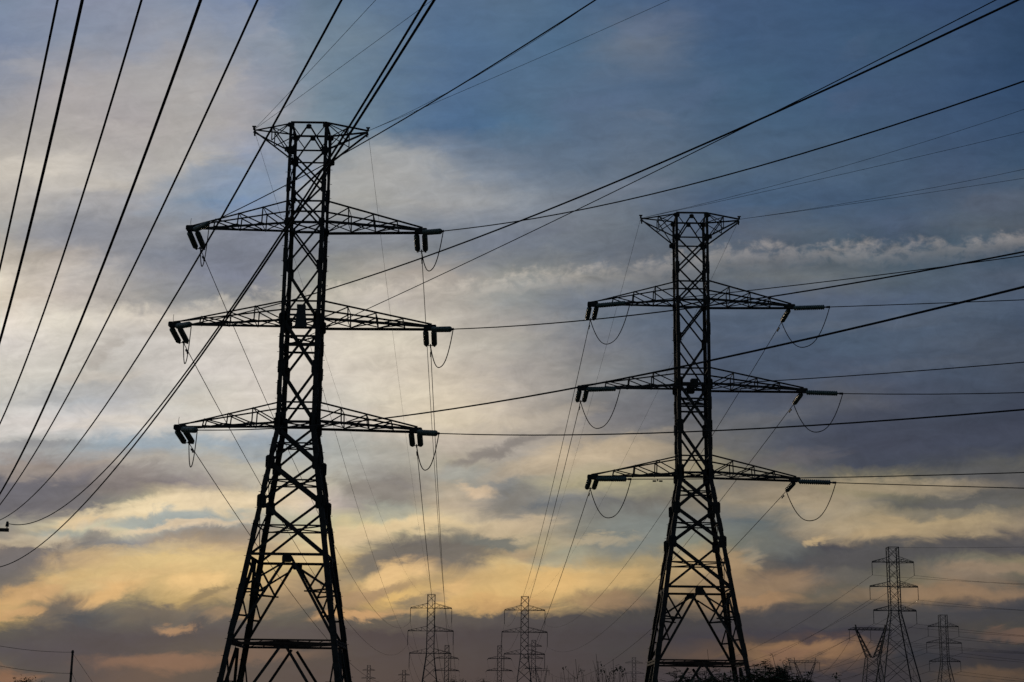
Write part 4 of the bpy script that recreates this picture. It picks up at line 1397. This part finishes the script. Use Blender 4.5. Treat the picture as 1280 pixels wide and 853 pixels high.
def shrub(label, u, y, v_top, spread, stems, sprigs, leaf_l, leaf_w, group, seed, stalk=0.3):
    random.seed(seed)
    top = at(u, v_top, y)
    root = thing('shrub', label, 'shrub', (top.x, y, 0), group)
    wood, lv = MB(), MB()
    for i in range(stems):
        an = random.uniform(0, 2 * math.pi)
        rr = spread * math.sqrt(random.random())
        # crown outline: uneven dome
        hgt = top.z * (1 - 0.14 * (rr / spread) ** 2) * random.uniform(0.90, 0.985)
        tip = Vector((rr * math.cos(an), rr * math.sin(an), hgt))
        base = Vector((random.gauss(0, .1), random.gauss(0, .1), 0))
        pts = branch_pts(base, tip, 0.18, 9)
        wood.tube(pts, [0.022 * (1 - .085 * k) for k in range(10)], 5)
        for s in range(sprigs):
            k = random.uniform(6.6, 9)
            j = int(min(k, 8.99))
            q = pts[j].lerp(pts[j + 1], k - j)
            d = Vector((random.gauss(0, 1), random.gauss(0, 1), random.uniform(-.1, .9)))
            sprig(lv, wood, q, d, stalk * random.uniform(.6, 1.2), leaf_l, leaf_w, random.randint(4, 7))
    wood.build('branches', M_TWIG, root)
    lv.build('foliage', M_LEAF, root)
    return root


GP = 'shrubs and saplings along the bottom edge'
shrub('dense leafy shrub at the foot of the large right pylon', 893, 34.0, 831, 0.95, 60, 8, 0.09, 0.038, GP, 11)
shrub('low leafy shrub on the left of the foot of the large right pylon', 850, 36.0, 843, 0.55, 26, 7, 0.085, 0.034, GP, 12)
b = shrub('feathery rounded shrub right of the large right pylon with dry seed heads above', 966, 32.0, 824, 0.74, 95, 8, 0.085, 0.036, GP, 13, 0.26)
m, hd = MB(), MB()
for u, v, lean in ((965.5, 818.5, -5), (985, 823.5, -3), (978, 827, 2)):
    tip = at(u, v, 32.0) - b.location
    m.tube([tip + Vector((0.08, 0, -0.75)), tip + Vector((0.07, 0, -0.3)), tip], 0.005, 5)
    for k in range(7):
        hd.leaf(tip + Vector((random.gauss(0, .02), random.gauss(0, .02), random.gauss(0, .015))), Vector((random.choice((-1, 1)), random.gauss(0, .5), random.gauss(.1, .25))), Vector((0, 0, 1)), 0.07, 0.03)
m.build('flower_stalks', M_TWIG, b)
hd.build('seed_heads', M_BUD, b)
shrub('low shrub with a few leaves at the bottom edge between the two vee pylons', 1048, 30.0, 850, 0.4, 18, 6, 0.075, 0.03, GP, 14, 0.2)
shrub('sprig leaning into the base beam of the large right pylon from below', 846, 33.0, 832, 0.2, 5, 7, 0.075, 0.026, GP, 15, 0.22)


def sapling(label, base_u, y, tips, seed, lean_leaf=6):
    """thin bare stems; tips are (photo x, photo y, leaves at the tip)"""
    random.seed(seed)
    root = thing('sapling', label, 'plant', (at(base_u, 853, y).x, y, 0), GP)
    wood, lv = MB(), MB()
    o = root.location.copy()
    for u, v, n in tips:
        tip = at(u, v, y + random.uniform(-.3, .3)) - o
        pts = branch_pts(Vector((random.gauss(0, .05), random.gauss(0, .05), 0)), tip, 0.06, 9)
        wood.tube(pts, [0.007 * (1 - .088 * k) + .001 for k in range(10)], 5)
        for k in range(3):
            j = random.randint(6, 8)
            q = pts[j]
            d = Vector((random.gauss(0, .6), random.gauss(0, .6), 1)).normalized()
            wood.tube([q, q + d * 0.1, q + d * 0.2 + Vector((0, 0, .03))], [.004, .003, .002], 4)
        for k in range(n):
            q = tip + Vector((random.gauss(0, .025), random.gauss(0, .025), random.gauss(-.02, .03)))
            lv.leaf(q, Vector((random.gauss(0, 1), random.gauss(0, 1), random.gauss(.2, .7))), Vector((0, 0, 1)), random.uniform(.035, .06), .024)
    wood.build('stems', M_TWIG, root)
    if lv.v:
        lv.build('foliage', M_LEAF, root)
    return root


sapling('sapling with one dark bud on a long bare stem leaning left', 741, 22.0, [(727, 837, 8), (719, 824, 0), (704, 838, 3)], 21)
sapling('bare forked sapling with a dense leaf tuft, nearest the large right pylon', 770, 22.0, [(773, 834, 26), (768, 840, 14), (777, 839, 12), (766, 824, 0), (745, 817.5, 0), (752, 837, 8), (757, 836, 8), (748, 827, 2), (760, 845, 8)], 22)
sapling('single budded stem at the bottom edge right of the small vee pylon', 1046, 22.0, [(1044.5, 843.5, 22), (1050, 850, 5)], 23)
sapling('thin upright bare stem inside the base of the large right pylon', 884, 24.0, [(884, 812, 0), (881, 838, 2)], 24)

# tall grass stems, lower centre
random.seed(31)
m = MB()
for i in range(85):
    u = random.gauss(735, 38)
    if not 672 < u < 800:
        continue
    v = 853 - abs(random.gauss(0, 9)) - 1
    y = random.uniform(15, 21)
    tip = at(u, v, y)
    base = Vector((tip.x + random.uniform(0.02, 0.30), y, 0))
    mid = base.lerp(tip, 0.6) + Vector((0.04, 0, 0.03))
    m.tube([base, mid, base.lerp(tip, 0.85) + Vector((.02, 0, .01)), tip], [.0035, .003, .0022, .0012], 4)
g = m.build('tall_grass', M_GRASS, None)
tag(g, 'thin tall grass stems along the bottom edge left of the large right pylon', 'grass', kind='stuff')


# trees whose tops only just reach the bottom edge
def far_tree(label, u, v, y, seed):
    random.seed(seed)
    top = at(u, v, y)
    root = thing('tree', label, 'tree', (top.x, y, 0), 'far trees just reaching the bottom edge')
    H_ = top.z
    w = MB()
    w.tube([Vector((0, 0, -.2)), Vector((.1, 0, H_ * .35)), Vector((0, .1, H_ * .7))], [.28, .2, .1], 8)
    for k in range(9):
        z = H_ * random.uniform(.35, .65)
        an = random.uniform(0, 6.28)
        e = Vector((math.cos(an) * H_ * .28, math.sin(an) * H_ * .28, z + H_ * random.uniform(.1, .3)))
        w.tube([Vector((0, 0, z)), Vector((0, 0, z)).lerp(e, .5) + Vector((0, 0, .2)), e], [.1, .07, .03], 5)
    w.build('trunk', M_TWIG, root)
    c = MB()
    cl = [(Vector((random.gauss(0, H_ * .17), random.gauss(0, H_ * .17), H_ * random.uniform(.5, .93))), H_ * random.uniform(.07, .15)) for k in range(26)]
    cl.append((Vector((0, 0, H_ * .93)), H_ * .07))
    for ce, r in cl:
        for k in range(60):
            d = Vector((random.gauss(0, 1), random.gauss(0, 1), random.gauss(0, 1)))
            q = ce + d * r * .55
            c.leaf(q, Vector((random.gauss(0, 1), random.gauss(0, 1), random.gauss(0, .6))), Vector((0, 0, 1)), random.uniform(.25, .5), .22)
    c.build('crown', M_LEAF, root)


far_tree('dark tree top at the bottom edge under the tiny pylon left of centre', 566, 849.5, 330.0, 41)
far_tree('dark tree top at the bottom edge left of the far pylon right of centre', 606, 851, 340.0, 42)
far_tree('small dark tree tip at the far left of the bottom edge', 31, 850.5, 260.0, 43)
